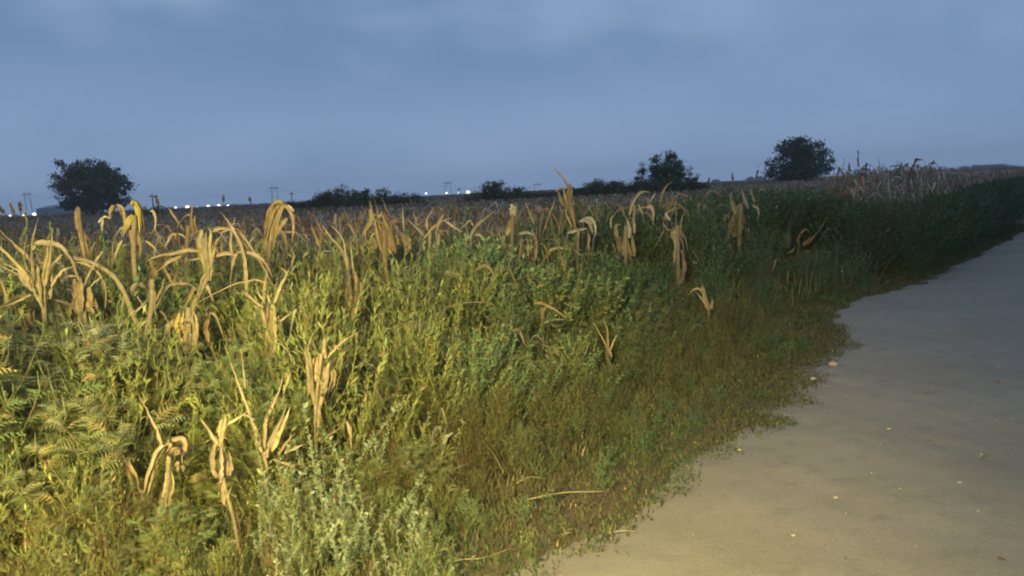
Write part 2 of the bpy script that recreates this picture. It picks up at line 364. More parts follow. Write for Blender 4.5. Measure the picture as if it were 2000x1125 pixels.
HE = [
 (4.6, 'fan of stiff dry corn leaves rising from the weeds at the far left edge', [
   ([(68,560),(66,531),(62,477),(76,422)],15,.1), ([(90,558),(91,534),(98,492),(107,431)],14,-.1), ([(72,560),(55,540),(36,517),(0,481),(-20,470)],13,-.3),
   ([(66,568),(50,555),(32,534),(-12,513)],14,.2), ([(84,555),(72,520),(21,470),(-12,440)],12,.3), ([(88,600),(86,575),(82,540),(78,515)],34,0,None,'b'),
   ([(60,575),(30,590),(8,600)],8), ([(100,560),(120,530),(150,518)],6), ([(20,600),(10,560),(-5,535)],13)], ([(84,540),(86,600)],12), TAN),
 (4.9, 'dry corn leaf arching over like a hoop beside the leftmost leaf fan', [
   ([(63,488),(70,476),(90,474),(117,479),(139,506),(149,534),(156,563)],13,.15), ([(120,498),(108,512),(98,520)],8), ([(148,512),(170,516),(192,534),(206,563),(204,602)],7),
   ([(201,490),(186,515),(170,545),(164,560)],6), ([(198,540),(180,556),(172,570)],5), ([(165,610),(163,575),(160,545)],36,0,OCH,'b'), ([(190,612),(178,585),(166,560)],24,.2,OCH),
   ([(140,615),(150,590),(158,565)],20,-.2,OCH), ([(116,548),(135,540),(152,542),(168,562)],8), ([(206,600),(207,570),(196,545)],4)], ([(156,563),(166,620)],10), TAN),
 (5.0, 'bare corn stalk bent into a long arch between leaf hoop and weeds', [
   ([(178,513),(160,507),(142,504)],9), ([(262,615),(276,600),(290,585)],6), ([(245,577),(240,590),(235,612)],6)], ([(142,504),(178,513),(220,538),(245,577),(260,616),(274,648),(282,690)],11), TAN),
 (5.0, 'upright wrapped corn stalk beside the foot of the arched stalk', [
   ([(295,600),(306,585),(318,560),(321,540)],7,.1,OCH), ([(296,560),(298,585),(294,615)],13,0,None,'b'), ([(290,640),(310,648),(330,665)],10,.1,OCH)], ([(297,545),(297,565),(295,605),(287,645),(284,680)],12), TAN),
 (5.8, 'tall blunt corn stump standing alone below the big round tree', [
   ([(160,463),(153,440),(150,420),(152,404)],9,0,None,'b'), ([(170,506),(163,470),(157,440)],14,.1), ([(172,510),(182,480),(190,470)],6)], ([(153,405),(160,463),(171,506),(172,540)],8), OCH),
 (5.6, 'yellowish drooping corn plant with hooded leaves below the round tree edge', [
   ([(215,425),(222,408),(234,404),(242,420),(243,450),(246,472)],17,.1,TAN), ([(258,400),(264,392),(274,410),(278,440),(276,470)],20,.1,(.55,.42,.14)), ([(262,420),(250,440),(240,462)],14,-.1,(.5,.4,.14)),
   ([(282,418),(298,412),(302,425),(303,445),(308,462)],8,.1,TAN), ([(203,425),(200,440),(198,452)],9,.1,PALE), ([(255,440),(265,480),(262,510)],16,0,OCH), ([(192,436),(205,424),(216,428)],7,0,PALE),
   ([(240,470),(230,490),(222,515)],9), ([(285,470),(300,480),(310,500)],9)], ([(262,420),(262,520)],12), TAN),
 (6.2, 'greyish corn plant with hanging leaves right of the yellowish corn', [
   ([(345,470),(350,440),(368,420),(385,440),(392,470)],11,.2,OCH), ([(331,408),(345,430),(362,455)],6), ([(375,400),(372,430),(370,460)],5,0,OCH), ([(300,500),(306,470),(318,463),(325,485)],8,.2,PALE),
   ([(386,465),(380,440),(378,420)],14,0,OCH), ([(322,480),(335,458),(358,460),(372,480)],7,.2,PALE), ([(360,480),(352,500),(345,520)],9)], ([(368,440),(364,520)],10), OCH),
 (5.1, 'corn plant with long level leaves and an upright folded leaf', [
   ([(408,548),(405,513),(400,480),(403,452),(398,446)],24,0,None,'b'), ([(396,490),(370,488),(338,495),(310,500),(286,510)],11,-.2), ([(462,497),(440,493),(410,500),(370,506),(345,512)],12,.2),
   ([(352,500),(330,510),(313,524),(298,536)],9), ([(408,470),(415,452),(434,446),(466,453),(487,478),(505,506),(526,545),(535,560)],8,.1), ([(482,575),(481,545),(479,520),(470,478),(448,438),(430,412)],10,-.2),
   ([(455,500),(451,478),(455,445),(461,420)],6), ([(466,492),(458,510),(453,540),(450,574)],11,.2), ([(468,492),(500,500),(520,520),(534,548)],12,.1), ([(420,485),(412,520),(395,545),(385,580)],7),
   ([(380,560),(366,585),(355,605)],12,0,OCH), ([(398,540),(405,560),(418,590)],11), ([(372,700),(368,650),(366,600)],24,0,OCH,'b'), ([(405,640),(400,610),(408,580)],14,0,OCH)], ([(404,480),(404,540),(378,600),(370,660)],12), TAN),
 (5.7, 'corn plant whose withered top curls over like a hooked bird head', [
   ([(524,500),(526,475),(530,440),(535,410),(546,396),(556,402)],24,0,OCH,'b'), ([(546,398),(560,404),(570,420),(573,445),(569,478)],11,.1,OCH), ([(560,425),(548,445),(536,470)],12,.1), ([(540,404),(530,420),(522,450),(520,480)],14,-.1,OCH),
   ([(561,402),(569,408),(575,414)],9,.1,PALE), ([(524,560),(522,530),(524,500)],14,0,None,'b'), ([(520,505),(505,510),(498,525)],8)], ([(527,470),(523,560)],11), OCH),
 (4.4, 'spiky corn plant opening like a hand above its wrapped stalk', [
   ([(515,601),(500,590),(485,577),(470,566)],8,-.1), ([(518,592),(508,575),(497,553)],7,.1), ([(517,592),(515,570),(517,548),(522,524)],8), ([(528,592),(522,575),(515,555)],7), ([(536,592),(545,565),(555,545),(565,524)],9,.1),
   ([(547,630),(556,620),(568,612)],7), ([(517,552),(500,546),(488,548),(453,557),(400,583),(360,610)],5,.2), ([(532,700),(530,660),(528,620),(530,585)],26,0,None,'b'), ([(520,640),(515,620),(512,600)],12),
   ([(548,660),(545,630),(540,600)],14), ([(524,706),(520,680),(516,655)],10,0,OCH)], ([(529,600),(530,710),(528,760)],13), TAN),
 (3.9, 'shaggy corn plant with torn hollow top beside the silvery herbs', [
   ([(636,700),(634,680),(635,660)],13,0,None,'b'), ([(615,790),(608,750),(604,715),(600,680),(606,668)],17,0,None,'b'), ([(622,800),(630,760),(636,730),(640,700)],17,.1,None,'b'), ([(618,745),(616,715),(622,690)],13,.2,OCH),
   ([(640,676),(656,675),(667,692),(668,720),(663,750)],6,.1), ([(634,745),(640,728),(648,735),(642,765),(633,808)],14,.1), ([(605,690),(606,670),(613,650),(632,628)],6), ([(640,700),(655,680),(676,662),(707,644)],6,.2),
   ([(600,740),(602,760),(600,780)],8), ([(617,862),(632,852),(650,845),(667,830),(678,803)],10,.1), ([(678,822),(683,840),(685,860),(687,886)],10), ([(612,700),(608,730),(611,760)],11,.1), ([(617,850),(617,820),(618,790)],16,0,None,'b'), ([(625,750),(623,720),(630,690)],11,.1)],
   ([(628,690),(620,760),(617,800),(617,850),(618,915)],9), TAN),
 (3.6, 'corn plant fanned into a wide V of pale blades left of the silvery herbs', [
   ([(517,893),(503,850),(483,793),(461,735),(439,673)],13,.1), ([(480,760),(477,729),(469,673)],5), ([(517,893),(520,827),(532,795),(543,770),(556,730)],10), ([(556,728),(565,735),(560,752),(553,775)],9), ([(523,885),(532,860),(545,830),(559,795)],19,.1),
   ([(535,897),(567,907),(585,922),(598,940)],10,-.2), ([(555,884),(575,876),(596,868)],11), ([(545,887),(560,865),(577,845)],9,.2,OCH), ([(512,882),(500,855),(492,820)],15,0), ([(496,820),(480,810),(465,812),(440,832)],9), ([(517,905),(522,885),(530,868)],16,0,None,'b')],
   ([(505,860),(517,893),(522,930)],9), TAN),
 (3.4, 'corn stalk with split crooked top reaching down to the bottom edge', [
   ([(428,870),(432,840),(437,808)],16,0,None,'b'), ([(436,850),(443,827),(467,813),(490,797)],12,.1), ([(425,870),(412,848),(400,830),(385,808)],9), ([(430,940),(426,905),(428,865)],22,0,None,'b'), ([(441,945),(443,915),(440,880)],16,.1),
   ([(440,985),(436,960),(434,935)],12), ([(470,1117),(478,1085),(490,1060)],4), ([(466,1080),(455,1095),(446,1118)],4), ([(426,1110),(425,1090),(422,1065)],7,0), ([(450,990),(446,970),(452,950)],6)],
   ([(433,850),(436,930),(445,970),(453,1000),(463,1050),(470,1117)],9), TAN),
 (3.5, 'folded corn plant with a broad drooping hood low among the left weeds', [
   ([(318,878),(309,843),(296,818),(270,770)],10,.1), ([(326,868),(312,885),(299,922),(288,961),(282,988)],16,-.1), ([(324,900),(330,880),(345,872),(359,876),(358,900)],30,0,None,'b'), ([(351,900),(352,915),(349,930)],14), ([(322,1000),(325,970),(330,940),(328,905)],21,0,None,'b'),
   ([(318,885),(326,870),(330,858)],9), ([(283,988),(280,975),(286,965)],8)], ([(330,890),(326,960),(322,1000)],12), TAN),
 (3.5, 'short limp corn plant left of the folded hooded one', [
   ([(228,876),(236,885),(244,898),(262,914),(268,930),(274,952)],18,0,OCH), ([(246,905),(252,930),(260,955)],11,.1), ([(230,880),(240,890),(236,905)],12,0,OCH)], ([(240,895),(262,960)],7), OCH),
 (4.0, 'greenish yellow corn plant with bent leaf above the limp corn', [
   ([(350,785),(368,780),(384,792),(398,812),(404,838)],20,.1,GRN), ([(385,800),(380,830),(384,860)],13,.1,GRN), ([(352,786),(345,800),(348,812)],10,0,GRN)], ([(380,800),(378,880)],8), GRN),
 (4.3, 'dull ochre corn plant wrapped in torn leaves under the level leafed corn', [
   ([(62,690),(75,668),(95,672),(103,700)],20,0,(.5,.4,.14)), ([(60,700),(80,705),(110,712)],13,.1,OCH), ([(85,760),(92,740),(100,770)],16,0,(.5,.4,.14)), ([(45,600),(55,625),(60,650)],16,0,OCH)], ([(85,680),(90,780)],8), OCH),
 (4.7, 'thick husk covered corn stalk sunk in weeds right of the arched stalk', [
   ([(352,650),(350,630),(356,605)],15,0,(.62,.48,.22),'b'), ([(372,705),(366,670),(360,640)],25,0,(.62,.48,.22),'b'), ([(380,690),(384,640),(378,605)],15,0,None,'b'), ([(408,670),(404,640),(410,610)],17,0,OCH,'b'), ([(350,700),(346,680),(352,665)],12)], ([(368,600),(370,720)],14), TAN),
 (6.5, 'wide spread corn plant with four tall blades just left of the grey green bush', [
   ([(755,500),(775,470),(755,450),(742,435),(732,390)],12,.1), ([(750,500),(742,478),(732,428),(721,390)],10), ([(724,408),(725,432),(712,452),(716,470)],12,0,OCH), ([(755,502),(750,465),(736,425)],26,0,None,'b'), ([(772,495),(765,460),(752,430),(742,410)],11),
   ([(755,436),(775,432),(795,438)],5), ([(735,500),(728,475),(722,455)],16,.1,OCH), ([(757,515),(745,530),(730,545)],5), ([(795,500),(793,470),(788,455)],16,0,OCH,'b')], ([(750,450),(752,520)],13), OCH),
 (5.6, 'corn plant with two thin curved blades over a thick husk wrapped stalk', [
   ([(678,520),(668,488),(646,463),(625,433)],7), ([(677,505),(668,467),(650,444),(640,440)],5), ([(691,536),(687,499),(684,467)],5), ([(690,625),(683,590),(682,552),(680,520)],26,0,OCH,'b'), ([(708,620),(705,590),(700,560)],18,.1,OCH,'b'), ([(710,560),(715,540),(722,520)],7)], ([(676,500),(683,560),(688,630)],10), TAN),
 (7.3, 'loose corn plant with crossed blades between the spread corn and the bush', [
   ([(790,452),(787,425),(785,397)],5), ([(830,463),(805,438),(788,421)],6), ([(835,450),(834,428),(849,404)],6), ([(822,475),(845,445),(865,432),(886,423)],6), ([(865,420),(855,440),(850,470)],8), ([(856,456),(855,475),(853,497)],9), ([(830,470),(820,490),(818,505)],8),
   ([(872,508),(876,490),(872,478)],11,0,OCH), ([(868,430),(890,445),(905,455)],6,.1,PALE), ([(845,505),(840,470),(848,440)],9)], ([(840,450),(838,520)],8), TAN),
 (7.6, 'single corn blade slanting up out of the grey green bush', [
   ([(918,463),(930,445),(945,430),(972,409)],10,.1), ([(908,455),(912,470),(905,480)],9,0,PALE), ([(925,440),(918,430),(905,445)],6), ([(945,470),(935,458),(925,462)],6,0,PALE)], ([(920,462),(918,520)],7), TAN),
 (8.2, 'tattered corn plant with pale blunt top right of the grey green bush', [
   ([(1000,430),(1002,410),(1001,395)],15,0,PALE,'b'), ([(990,460),(996,440),(1000,425)],13,0,OCH,'b'), ([(1043,437),(1034,415),(1026,395)],5), ([(988,530),(991,495),(973,456),(959,420)],8), ([(1006,528),(1016,492),(1020,456)],10), ([(1044,508),(1048,480),(1047,460)],9,0,OCH), ([(1014,458),(1030,454),(1047,462)],9,0,PALE),
   ([(980,500),(985,475),(990,450)],9), ([(1030,500),(1032,480),(1028,462)],8,0,OCH), ([(963,462),(958,450),(965,448)],8,0,OCH), ([(1010,540),(1008,515),(1000,490)],9), ([(990,545),(987,520),(978,500)],8)], ([(1001,420),(1000,520)],9), OCH),
 (8.8, 'tallest corn plant with its tassel leaning left against the sky', [
   ([(1112,372),(1101,350),(1091,339),(1074,319)],6,0,RUST), ([(1101,402),(1094,385),(1091,372)],10), ([(1123,438),(1114,406),(1112,385),(1114,366),(1104,352)],14,.1), ([(1086,375),(1096,368),(1104,372)],5,0,RUST), ([(1108,398),(1103,380),(1100,360)],8), ([(1118,420),(1110,430),(1105,418),(1107,400)],7,0,OCH), ([(1126,520),(1126,470),(1122,435)],10,0,None,'b')],
   ([(1110,360),(1114,410),(1124,450),(1127,520)],7), OCH),
 (8.6, 'corn plant holding one broad whitish leaf that hangs to a point', [
   ([(1133,433),(1150,430),(1158,445),(1160,466)],17,.1,PALE), ([(1108,455),(1128,450),(1148,446)],8,.1,PALE), ([(1105,418),(1112,432),(1118,448)],6,0,TAN), ([(1127,500),(1126,470),(1132,445)],12,0,OCH)], ([(1130,445),(1128,520)],7), TAN),
 (10.0, 'corn plant with one stout leaf arched against the hedge', [
   ([(1229,420),(1235,398),(1245,381),(1258,374),(1272,376)],10), ([(1262,405),(1272,405),(1276,420),(1275,440)],11), ([(1246,400),(1252,415),(1259,437)],7,0,PALE), ([(1280,378),(1272,388),(1265,398)],5,0,PALE), ([(1244,412),(1256,405),(1266,406)],6)], ([(1240,400),(1235,480)],7), TAN),
 (9.4, 'clump of drooping pale corn leaves left of the arched stout leaf', [
   ([(1194,446),(1193,428),(1201,419)],5,0,PALE), ([(1206,472),(1203,452),(1204,440),(1214,438)],13,0,TAN), ([(1228,465),(1226,440),(1222,425)],13,0,PALE), ([(1240,455),(1238,435),(1234,425)],7,0,PALE), ([(1215,500),(1214,475),(1218,450)],16,0,OCH,'b'), ([(1236,500),(1232,470),(1228,450)],14,0,OCH)], ([(1222,440),(1222,520)],8), TAN),
 (10.5, 'rust tinted corn plant standing before the middle of the hedge', [
   ([(1288,410),(1292,385),(1300,365),(1316,352)],7,0,OCH), ([(1310,405),(1312,385),(1308,366)],7,0,OCH), ([(1322,420),(1318,400),(1322,385)],6,0,RUST), ([(1298,430),(1304,400),(1300,385)],12,0,RUST)], ([(1303,385),(1303,480)],6), OCH),
 (9.6, 'corn plant draped with long limp leaves like a hanging cloth', [
   ([(1318,446),(1314,460),(1320,476),(1316,525)],13), ([(1320,444),(1330,460),(1336,476),(1346,520)],14), ([(1328,460),(1330,436),(1341,402)],5), ([(1298,448),(1284,472),(1271,498)],4), ([(1303,415),(1318,405),(1335,408)],5), ([(1324,555),(1326,520),(1322,480)],22,0,OCH,'b'), ([(1352,510),(1362,512),(1356,495),(1344,480)],7,0,OCH), ([(1294,437),(1305,450),(1316,445)],6), ([(1310,430),(1300,420),(1304,412)],8,0,PALE)],
   ([(1322,440),(1324,500),(1324,560)],10), TAN),
 (12.0, 'corn plant with bundled leaf tips and one whitish hanging leaf', [
   ([(1440,425),(1434,400),(1424,378)],13,0,TAN), ([(1462,408),(1452,385),(1447,366)],9), ([(1474,395),(1468,378),(1460,366)],8,0,TAN), ([(1470,400),(1480,405),(1483,418),(1478,434)],10,0,PALE), ([(1430,440),(1440,405),(1455,395)],8), ([(1442,480),(1440,445),(1446,415)],30,0,OCH,'b'), ([(1460,470),(1458,440),(1456,410)],16,0,OCH), ([(1420,470),(1424,445),(1430,420)],13,0,OCH), ([(1480,372),(1490,368),(1494,378)],5)],
   ([(1447,400),(1444,480)],10), TAN),
 (12.5, 'corn plant with a long bare blade sloping up before the right tree', [
   ([(1576,478),(1590,460),(1608,436),(1622,411)],5), ([(1540,484),(1539,466),(1541,454)],13,0,RUST,'b'), ([(1556,472),(1565,455),(1574,448),(1586,460)],8,0,OCH), ([(1600,470),(1615,448),(1632,446),(1640,455)],5,0,OCH), ([(1538,495),(1548,488),(1552,478)],7,0,PALE), ([(1568,480),(1578,470),(1584,462)],7,0,RUST)], ([(1560,470),(1558,510)],6), OCH),
 (7.6, 'small dry corn plant low in the green verge with pale knobbed top', [
   ([(1384,606),(1378,585),(1374,566),(1371,552)],12), ([(1378,574),(1366,564),(1354,566),(1344,576)],6), ([(1382,600),(1372,586),(1360,570)],6), ([(1386,604),(1392,592),(1390,580)],8), ([(1392,604),(1390,598),(1384,590)],6,0,OCH)], ([(1373,560),(1384,606)],5), TAN),
 (10.5, 'tiny withered corn sprout among green weeds beside the road bend', [
   ([(1438,580),(1436,565),(1434,548)],9,0,OCH), ([(1536,560),(1538,540),(1540,518)],6,0,OCH), ([(1444,575),(1442,560),(1446,552)],6,0,GRN)], ([(1437,560),(1438,585)],4), OCH),
 (6.4, 'short corn plant of three bare spikes near the verge edge', [
   ([(1187,690),(1186,665),(1184,641),(1177,619)],8), ([(1191,686),(1198,668),(1207,650)],6), ([(1184,674),(1172,652),(1156,626)],4), ([(1190,715),(1188,700),(1186,685)],10,0,None,'b')], ([(1186,660),(1188,700)],5), TAN),
 (6.2, 'broken corn leaf sagging over dark weeds in the middle of the thicket', [
   ([(1042,593),(1056,592),(1071,599),(1098,615),(1110,627)],9,.1), ([(1060,690),(1062,650),(1058,615)],7,0,OCH), ([(1068,598),(1060,610),(1064,625)],7,0,OCH)], ([(1058,600),(1061,690)],5), OCH),
 (5.8, 'thin bowed corn leaf lying level over the weeds right of the bush', [
   ([(862,606),(878,598),(898,593),(930,590),(962,592)],5,.1), ([(866,604),(872,618),(878,625)],9), ([(862,606),(858,618),(860,630)],8,0,OCH)], ([(862,606),(864,680)],5), OCH),
]
for h in HE:
    hero(h[0], h[1], h[2], h[3] if len(h) > 3 else None, h[4] if len(h) > 4 else TAN)
print('heroes', len(HE))

def corn_geo(h, lod=0, tint=OCH):
    """a withered corn plant: returns stalk, list of leaves, ear, tassel"""
    lean = rng.normal(0, .06, 2); bend = rng.normal(0, .1, 2)
    u = np.linspace(0, 1, 8 if lod == 0 else 4)
    P = np.stack([lean[0] * u * h + bend[0] * u ** 3, lean[1] * u * h + bend[1] * u ** 3, u * h * .95], 1)
    tint = np.array(tint)
    st = tube(P, np.linspace(.013, .006, len(u)) * (1 if lod < 2 else 1.5), tint * .75, 6 if lod == 0 else 3, lod == 0)
    leaves = []
    nl = (9, 7, 5)[lod]; a0 = rng.uniform(0, 2 * PI)
    for i in range(nl):
        q = .2 + .78 * i / (nl - 1); b = np.array([np.interp(q, u, P[:, j]) for j in range(3)])
        a = a0 + PI * i + rng.normal(0, .5); Ln = rng.uniform(.35, .65) * (.8 + .4 * math.sin(q * PI)) * (1 if q < .9 else .7)
        D = np.array([math.cos(a), math.sin(a), 0]); mode = rng.random()
        if mode < (.45, .55, .6)[lod]:   # droops along the stalk
            C_ = [b, b + D * .06 + [0, 0, .10], b + D * .13 + [0, 0, .06], b + D * .15 - [0, 0, .12], b + D * .13 - [0, 0, Ln * .7]]
        elif mode < (.75, .88, .93)[lod]: # wide arch
            C_ = [b, b + D * Ln * .25 + [0, 0, Ln * .35], b + D * Ln * .6 + [0, 0, Ln * .35], b + D * Ln * .85 + [0, 0, Ln * .05]]
        else:            # stiff spike
            C_ = [b, b + D * Ln * .15 + [0, 0, Ln * .3], b + D * Ln * .35 + [0, 0, Ln * .75]]
        n = (10, 6, 4)[lod]; p = spline(C_, n) + rng.normal(0, .006, (n, 3))
        c = tint * rng.uniform(.7, 1.25)
        if rng.random() < (.22, .34, .22)[lod]: c = np.array(PALE) * rng.uniform(.7, 1.0)
        w = blade_width(n, rng.uniform(.035, .065))
        sd = np.cross(D, [0, 0, 1.0]) + rng.normal(0, .4, 3)
        if lod == 2:
            S = norm(sd)[None] * w[:, None] / 2 * 1.3; V = np.stack([p - S, p + S], 1).reshape(-1, 3)
            leaves.append((V, grid_faces(n, 2), np.ones((len(V), 3)) * c))
        else: leaves.append(ribbon(p, w, sd, c, rng.uniform(.2, .6), rng.uniform(-1.2, 1.2), .15))
    ear = None
    if lod < 2 and rng.random() < .7:
        q = .55; b = np.array([np.interp(q, u, P[:, j]) for j in range(3)]); a = rng.uniform(0, 6.28); D = np.array([math.cos(a), math.sin(a), -.8])
        ear = tube([b, b + D * .04, b + D * .09, b + D * .14, b + D * .17], [.008, .022, .024, .016, .004], np.array(PALE) * .8, 7)
    tas = None
    if rng.random() < (.4, .15, .1)[lod]:
        top = P[-1]; ps = []
        for k in range(4 if lod == 0 else 2):
            D = norm(np.array([rng.normal(0, .35), rng.normal(0, .35), 1.0])); Lt = rng.uniform(.15, .3)
            ps.append(tube([top, top + D * Lt * .6, top + D * Lt], [.004, .0045, .002], tint * .55, 3, False))
        tas = cat(ps)
    return st, leaves, ear, tas
def corn_root(i, h, lod, tint):
    st, lv, ear, tas = corn_geo(h, lod, tint)
    return st, lv, ear, tas
# generic plants with their own parts, later copied
near_var = []
for i in range(12):
    near_var.append(corn_geo(1.35, 0, [TAN, OCH, OCH, (.48, .33, .2)][i % 4]))
mid_var = [corn_geo(1.35, 1, [OCH, RUST, (.46, .33, .22), (.42, .27, .17)][i % 4]) for i in range(12)]
far_var = [cat([g for g in [v[0], *v[1], v[3]] if g is not None]) for v in (corn_geo(1.35, 2, [RUST, (.40, .26, .17), (.42, .30, .20)][i % 3]) for i in range(16))]

def in_frame(x, y, z0, z1, m=60):
    px, py, ok = proj(np.stack([x, y, z0], 1)); p2, q2, ok2 = proj(np.stack([x, y, z1], 1))
    return (ok2 > 0) & (y > 1.2) & (np.maximum(px, p2) > -m) & (np.minimum(px, p2) < 2000 + m) & (q2 < 1125 + m)

# rows run with the road
rows = []
for k, s in enumerate(np.arange(3.5, 75, .75)):
    sp = .24 if s < 25 else .4
    t = np.arange(-60, 130, sp); rows.append(np.stack([t + rng.normal(0, .07, len(t)), np.full(len(t), s) + rng.normal(0, .05, len(t))], 1))
rows = np.concatenate(rows)
gx, gy = xy(rows[:, 0], rows[:, 1])
hh = np.clip(rng.normal(1.2, .14, len(gx)) + .07 * vnoise(gx * .25, gy * .25, 4), .6, 1.65)
hh += .30 * smooth((rows[:, 0] - 13) / 4) * smooth((14 - rows[:, 1]) / 5)
hh = np.where((rows[:, 1] < 4.9) & (rows[:, 0] < 13.5), 0, hh)          # taller stand up the right side
dist = np.hypot(gx, gy)
keep = in_frame(gx, gy, np.zeros(len(gx)), hh) & (dist < 75) & (rng.random(len(gx)) < np.where(dist < 5.5, .3, np.where(dist < 11, .72, np.where(dist < 16, .8, .9))))
gx, gy, hh, dist = gx[keep], gy[keep], hh[keep], dist[keep]
tt, ss = ts(gx, gy)
order = np.argsort(dist); gx, gy, hh, dist, tt, ss = [a[order] for a in (gx, gy, hh, dist, tt, ss)]
print('corn plants', len(gx))
# keep generic corn from standing over the traced plants
def cap_height(x, y, h, half, soft=1.0):
    """lower a plant so that it does not rise in front of a traced corn leaf standing behind it"""
    px, py, _ = proj(np.array([[x, y, h]])); px, py = px[0], py[0]; dd = y
    hw = half * F / dd
    for qx, qy, qd in hero_pts:
        if qd > dd - .15 and abs(qx - px) < hw and py < qy + 12 * soft:
            z = CAMZ - (qy + 14 - (372 - (px - 1000) * .0487)) * dd / F
            h = min(h, z); py, = proj(np.array([[x, y, max(h, .02)]]))[1]
    return h
CAN = ([-200,0,200,450,650,730,850,1000,1050,1100,1300,1360,1450,1600,1650,1750,1850,1950,2000,2300], [470,470,458,470,480,470,455,458,420,405,398,378,370,374,392,400,382,352,346,330])
def canopy(x, y, h):
    px, py, _ = proj(np.array([[x, y, h]])); lim = np.interp(px[0], *CAN) + abs(rng.normal(0, 9)) - 4
    if py[0] < lim: h = h - (lim - py[0]) * y / F
    return h
NI = 262; cnt = 0; proto = {}; rest = []
ZL = [('plain dry corn plant among the near weeds of the field edge', 'ordinary corn plants near the lamp light'),
      ('brown withered corn plant in the dim rows behind the first weeds', 'corn plants in the dim rows'),
      ('brown withered corn plant in the dense stand right of the big right tree', 'corn plants in the right hand stand')]
def make_corn(v, zone):
    root = empty('corn_plant', (0, 0, 0), ZL[zone][0], 'corn plant', ZL[zone][1])
    obj('stalk', v[0], M_STALK, root)
    for l in v[1]: obj('leaf', l, M_CORN, root)
    if v[2] is not None: obj('ear', v[2], M_CORN, root)
    if v[3] is not None: obj('tassel', v[3], M_STALK, root)
    return root
for i in range(len(gx)):
    x, y, h, d = gx[i], gy[i], hh[i], dist[i]
    pxx = proj(np.array([[x, y, h]]))[0][0]
    if pxx > 1840: h = min(h, 1.42)
    if pxx < 1620: h = min(h, 1.42 if d < 15 else 1.16)
    if d < 14: h = cap_height(x, y, h, .12)
    if h < .45: continue
    if d < 3.8: continue
    if cnt < NI:
        near = d < 10.5; key = ('n' if near else 'm', int(rng.integers(12)))
        zone = 2 if tt[i] > 13.5 else (0 if d < 9 else 1)
        if key not in proto:
            o = proto[key] = make_corn((near_var if near else mid_var)[key[1]], zone)
        else:
            o = copy_tree(proto[key])
        o['label'], o['group'] = ZL[zone]
        o.location = (x, y, 0); o.rotation_euler = (0, 0, rng.uniform(0, 6.28)); k = h / 1.35; o.scale = (.4 + .6 * k, .4 + .6 * k, k)
        cnt += 1
    else: rest.append((x, y, h, d))
parts = []
mid_flat = [cat([g for g in [v[0], *v[1], v[2], v[3]] if g is not None]) for v in mid_var]
for x, y, h, d in rest:
    lib = mid_flat if d < 17 else far_var
    tn = rng.uniform(.65, 1.5) * np.array([1, rng.uniform(.92, 1.03), rng.uniform(.88, 1.12)]) 
    if rng.random() < .1: tn = tn * np.array([.55, 1.0, .55])
    parts.append(rotz(lib[rng.integers(len(lib))], rng.uniform(0, 6.28), h / 1.35, (x, y, 0), tn))
print('rest', len(rest))
# beyond 75 m: ragged tufts of leaf tips, wider apart
n = 14000; dd = 74 + (330 - 74) * rng.random(n) ** 1.3; a = rng.uniform(-.72, .70, n)
for g_lib, sel in ((far_var[:8], range(n)),):
    Xf = dd * np.tan(a); Yf = dd
    tv = []
    for j in range(n):
        pass
    lf = np.array([[-.5, 0, 0], [.5, 0, 0], [.25, .1, 1.0], [-.35, -.05, .85]]) ; ff = np.array([[0, 1, 2], [0, 2, 3]])
    th = rng.uniform(0, 2 * PI, n); c_, s_ = np.cos(th), np.sin(th)
    wd = rng.uniform(.5, 1.2, n) * (1 + dd / 200); hz_ = rng.uniform(.95, 1.35, n)
    Mx = np.zeros((n, 3, 3)); Mx[:, 0, 0] = c_ * wd; Mx[:, 1, 0] = s_ * wd; Mx[:, 0, 1] = -s_ * wd; Mx[:, 1, 1] = c_ * wd; Mx[:, 2, 2] = hz_
    col = np.array([.32, .225, .155]) * rng.uniform(.5, 1.15, (n, 1)) * np.stack([np.ones(n), rng.uniform(.9, 1.1, n), rng.uniform(.9, 1.2, n)], 1)
    parts.append(place((lf, ff, np.ones((4, 3))), Mx, np.stack([Xf, Yf, np.zeros(n)], 1), col))
o = obj('cornfield', cat(parts), M_CORN); tag(o, 'brown mass of withered corn stretching to the horizon', 'cornfield', kind='stuff')

# ------------------------------------------------------------------ weeds
def t_pinnate(n=6):
    V, Fc = [], []
    for i in range(n):
        u = (i + .6) / n; x = u; z = .22 * math.sin(u * 2.4) - .35 * u * u; l = .42 * math.sin(PI * (u * .8 + .18)) ; w = .05
        for s in (-1, 1):
            k = len(V); V += [(x - w, 0, z), (x + w * .9, 0, z), (x + l * .65, s * l, z - .12 * l - .03)]; Fc.append((k, k + 1, k + 2))
    k = len(V); V += [(0, -.018, 0), (0, .018, 0), (.55, .025, .12), (.55, -.025, .12), (1.05, 0, -.2)]; Fc += [(k, k + 1, k + 2), (k, k + 2, k + 3), (k + 3, k + 2, k + 4)]
    return np.array(V, float), np.array(Fc), np.ones((len(V), 3))
def t_narrow(w=.09):
    v = np.array([(0, 0, 0), (.4, w, .1), (.4, -w, .1), (.75, w * .8, .05), (.75, -w * .8, .05), (1, 0, -.1)], float)
    return v, np.array([(0, 2, 1), (1, 2, 4), (1, 4, 3), (3, 4, 5)]), np.ones((6, 3))
def t_rhomb():
    v = np.array([(0, 0, 0), (.45, .3, .08), (1, 0, -.08), (.45, -.3, .08)], float)
    return v, np.array([(0, 1, 2), (0, 2, 3)]), np.ones((4, 3))
def t_knob():
    v = np.array([(1, 0, 0), (-1, 0, 0), (0, 1, 0), (0, -1, 0), (0, 0, 1), (0, 0, -1)], float)
    return v, np.array([(0, 2, 4), (2, 1, 4), (1, 3, 4), (3, 0, 4), (2, 0, 5), (1, 2, 5), (3, 1, 5), (0, 3, 5)]), np.ones((6, 3))
TP, TN, TR, TK = t_pinnate(), t_narrow(), t_rhomb(), t_knob()
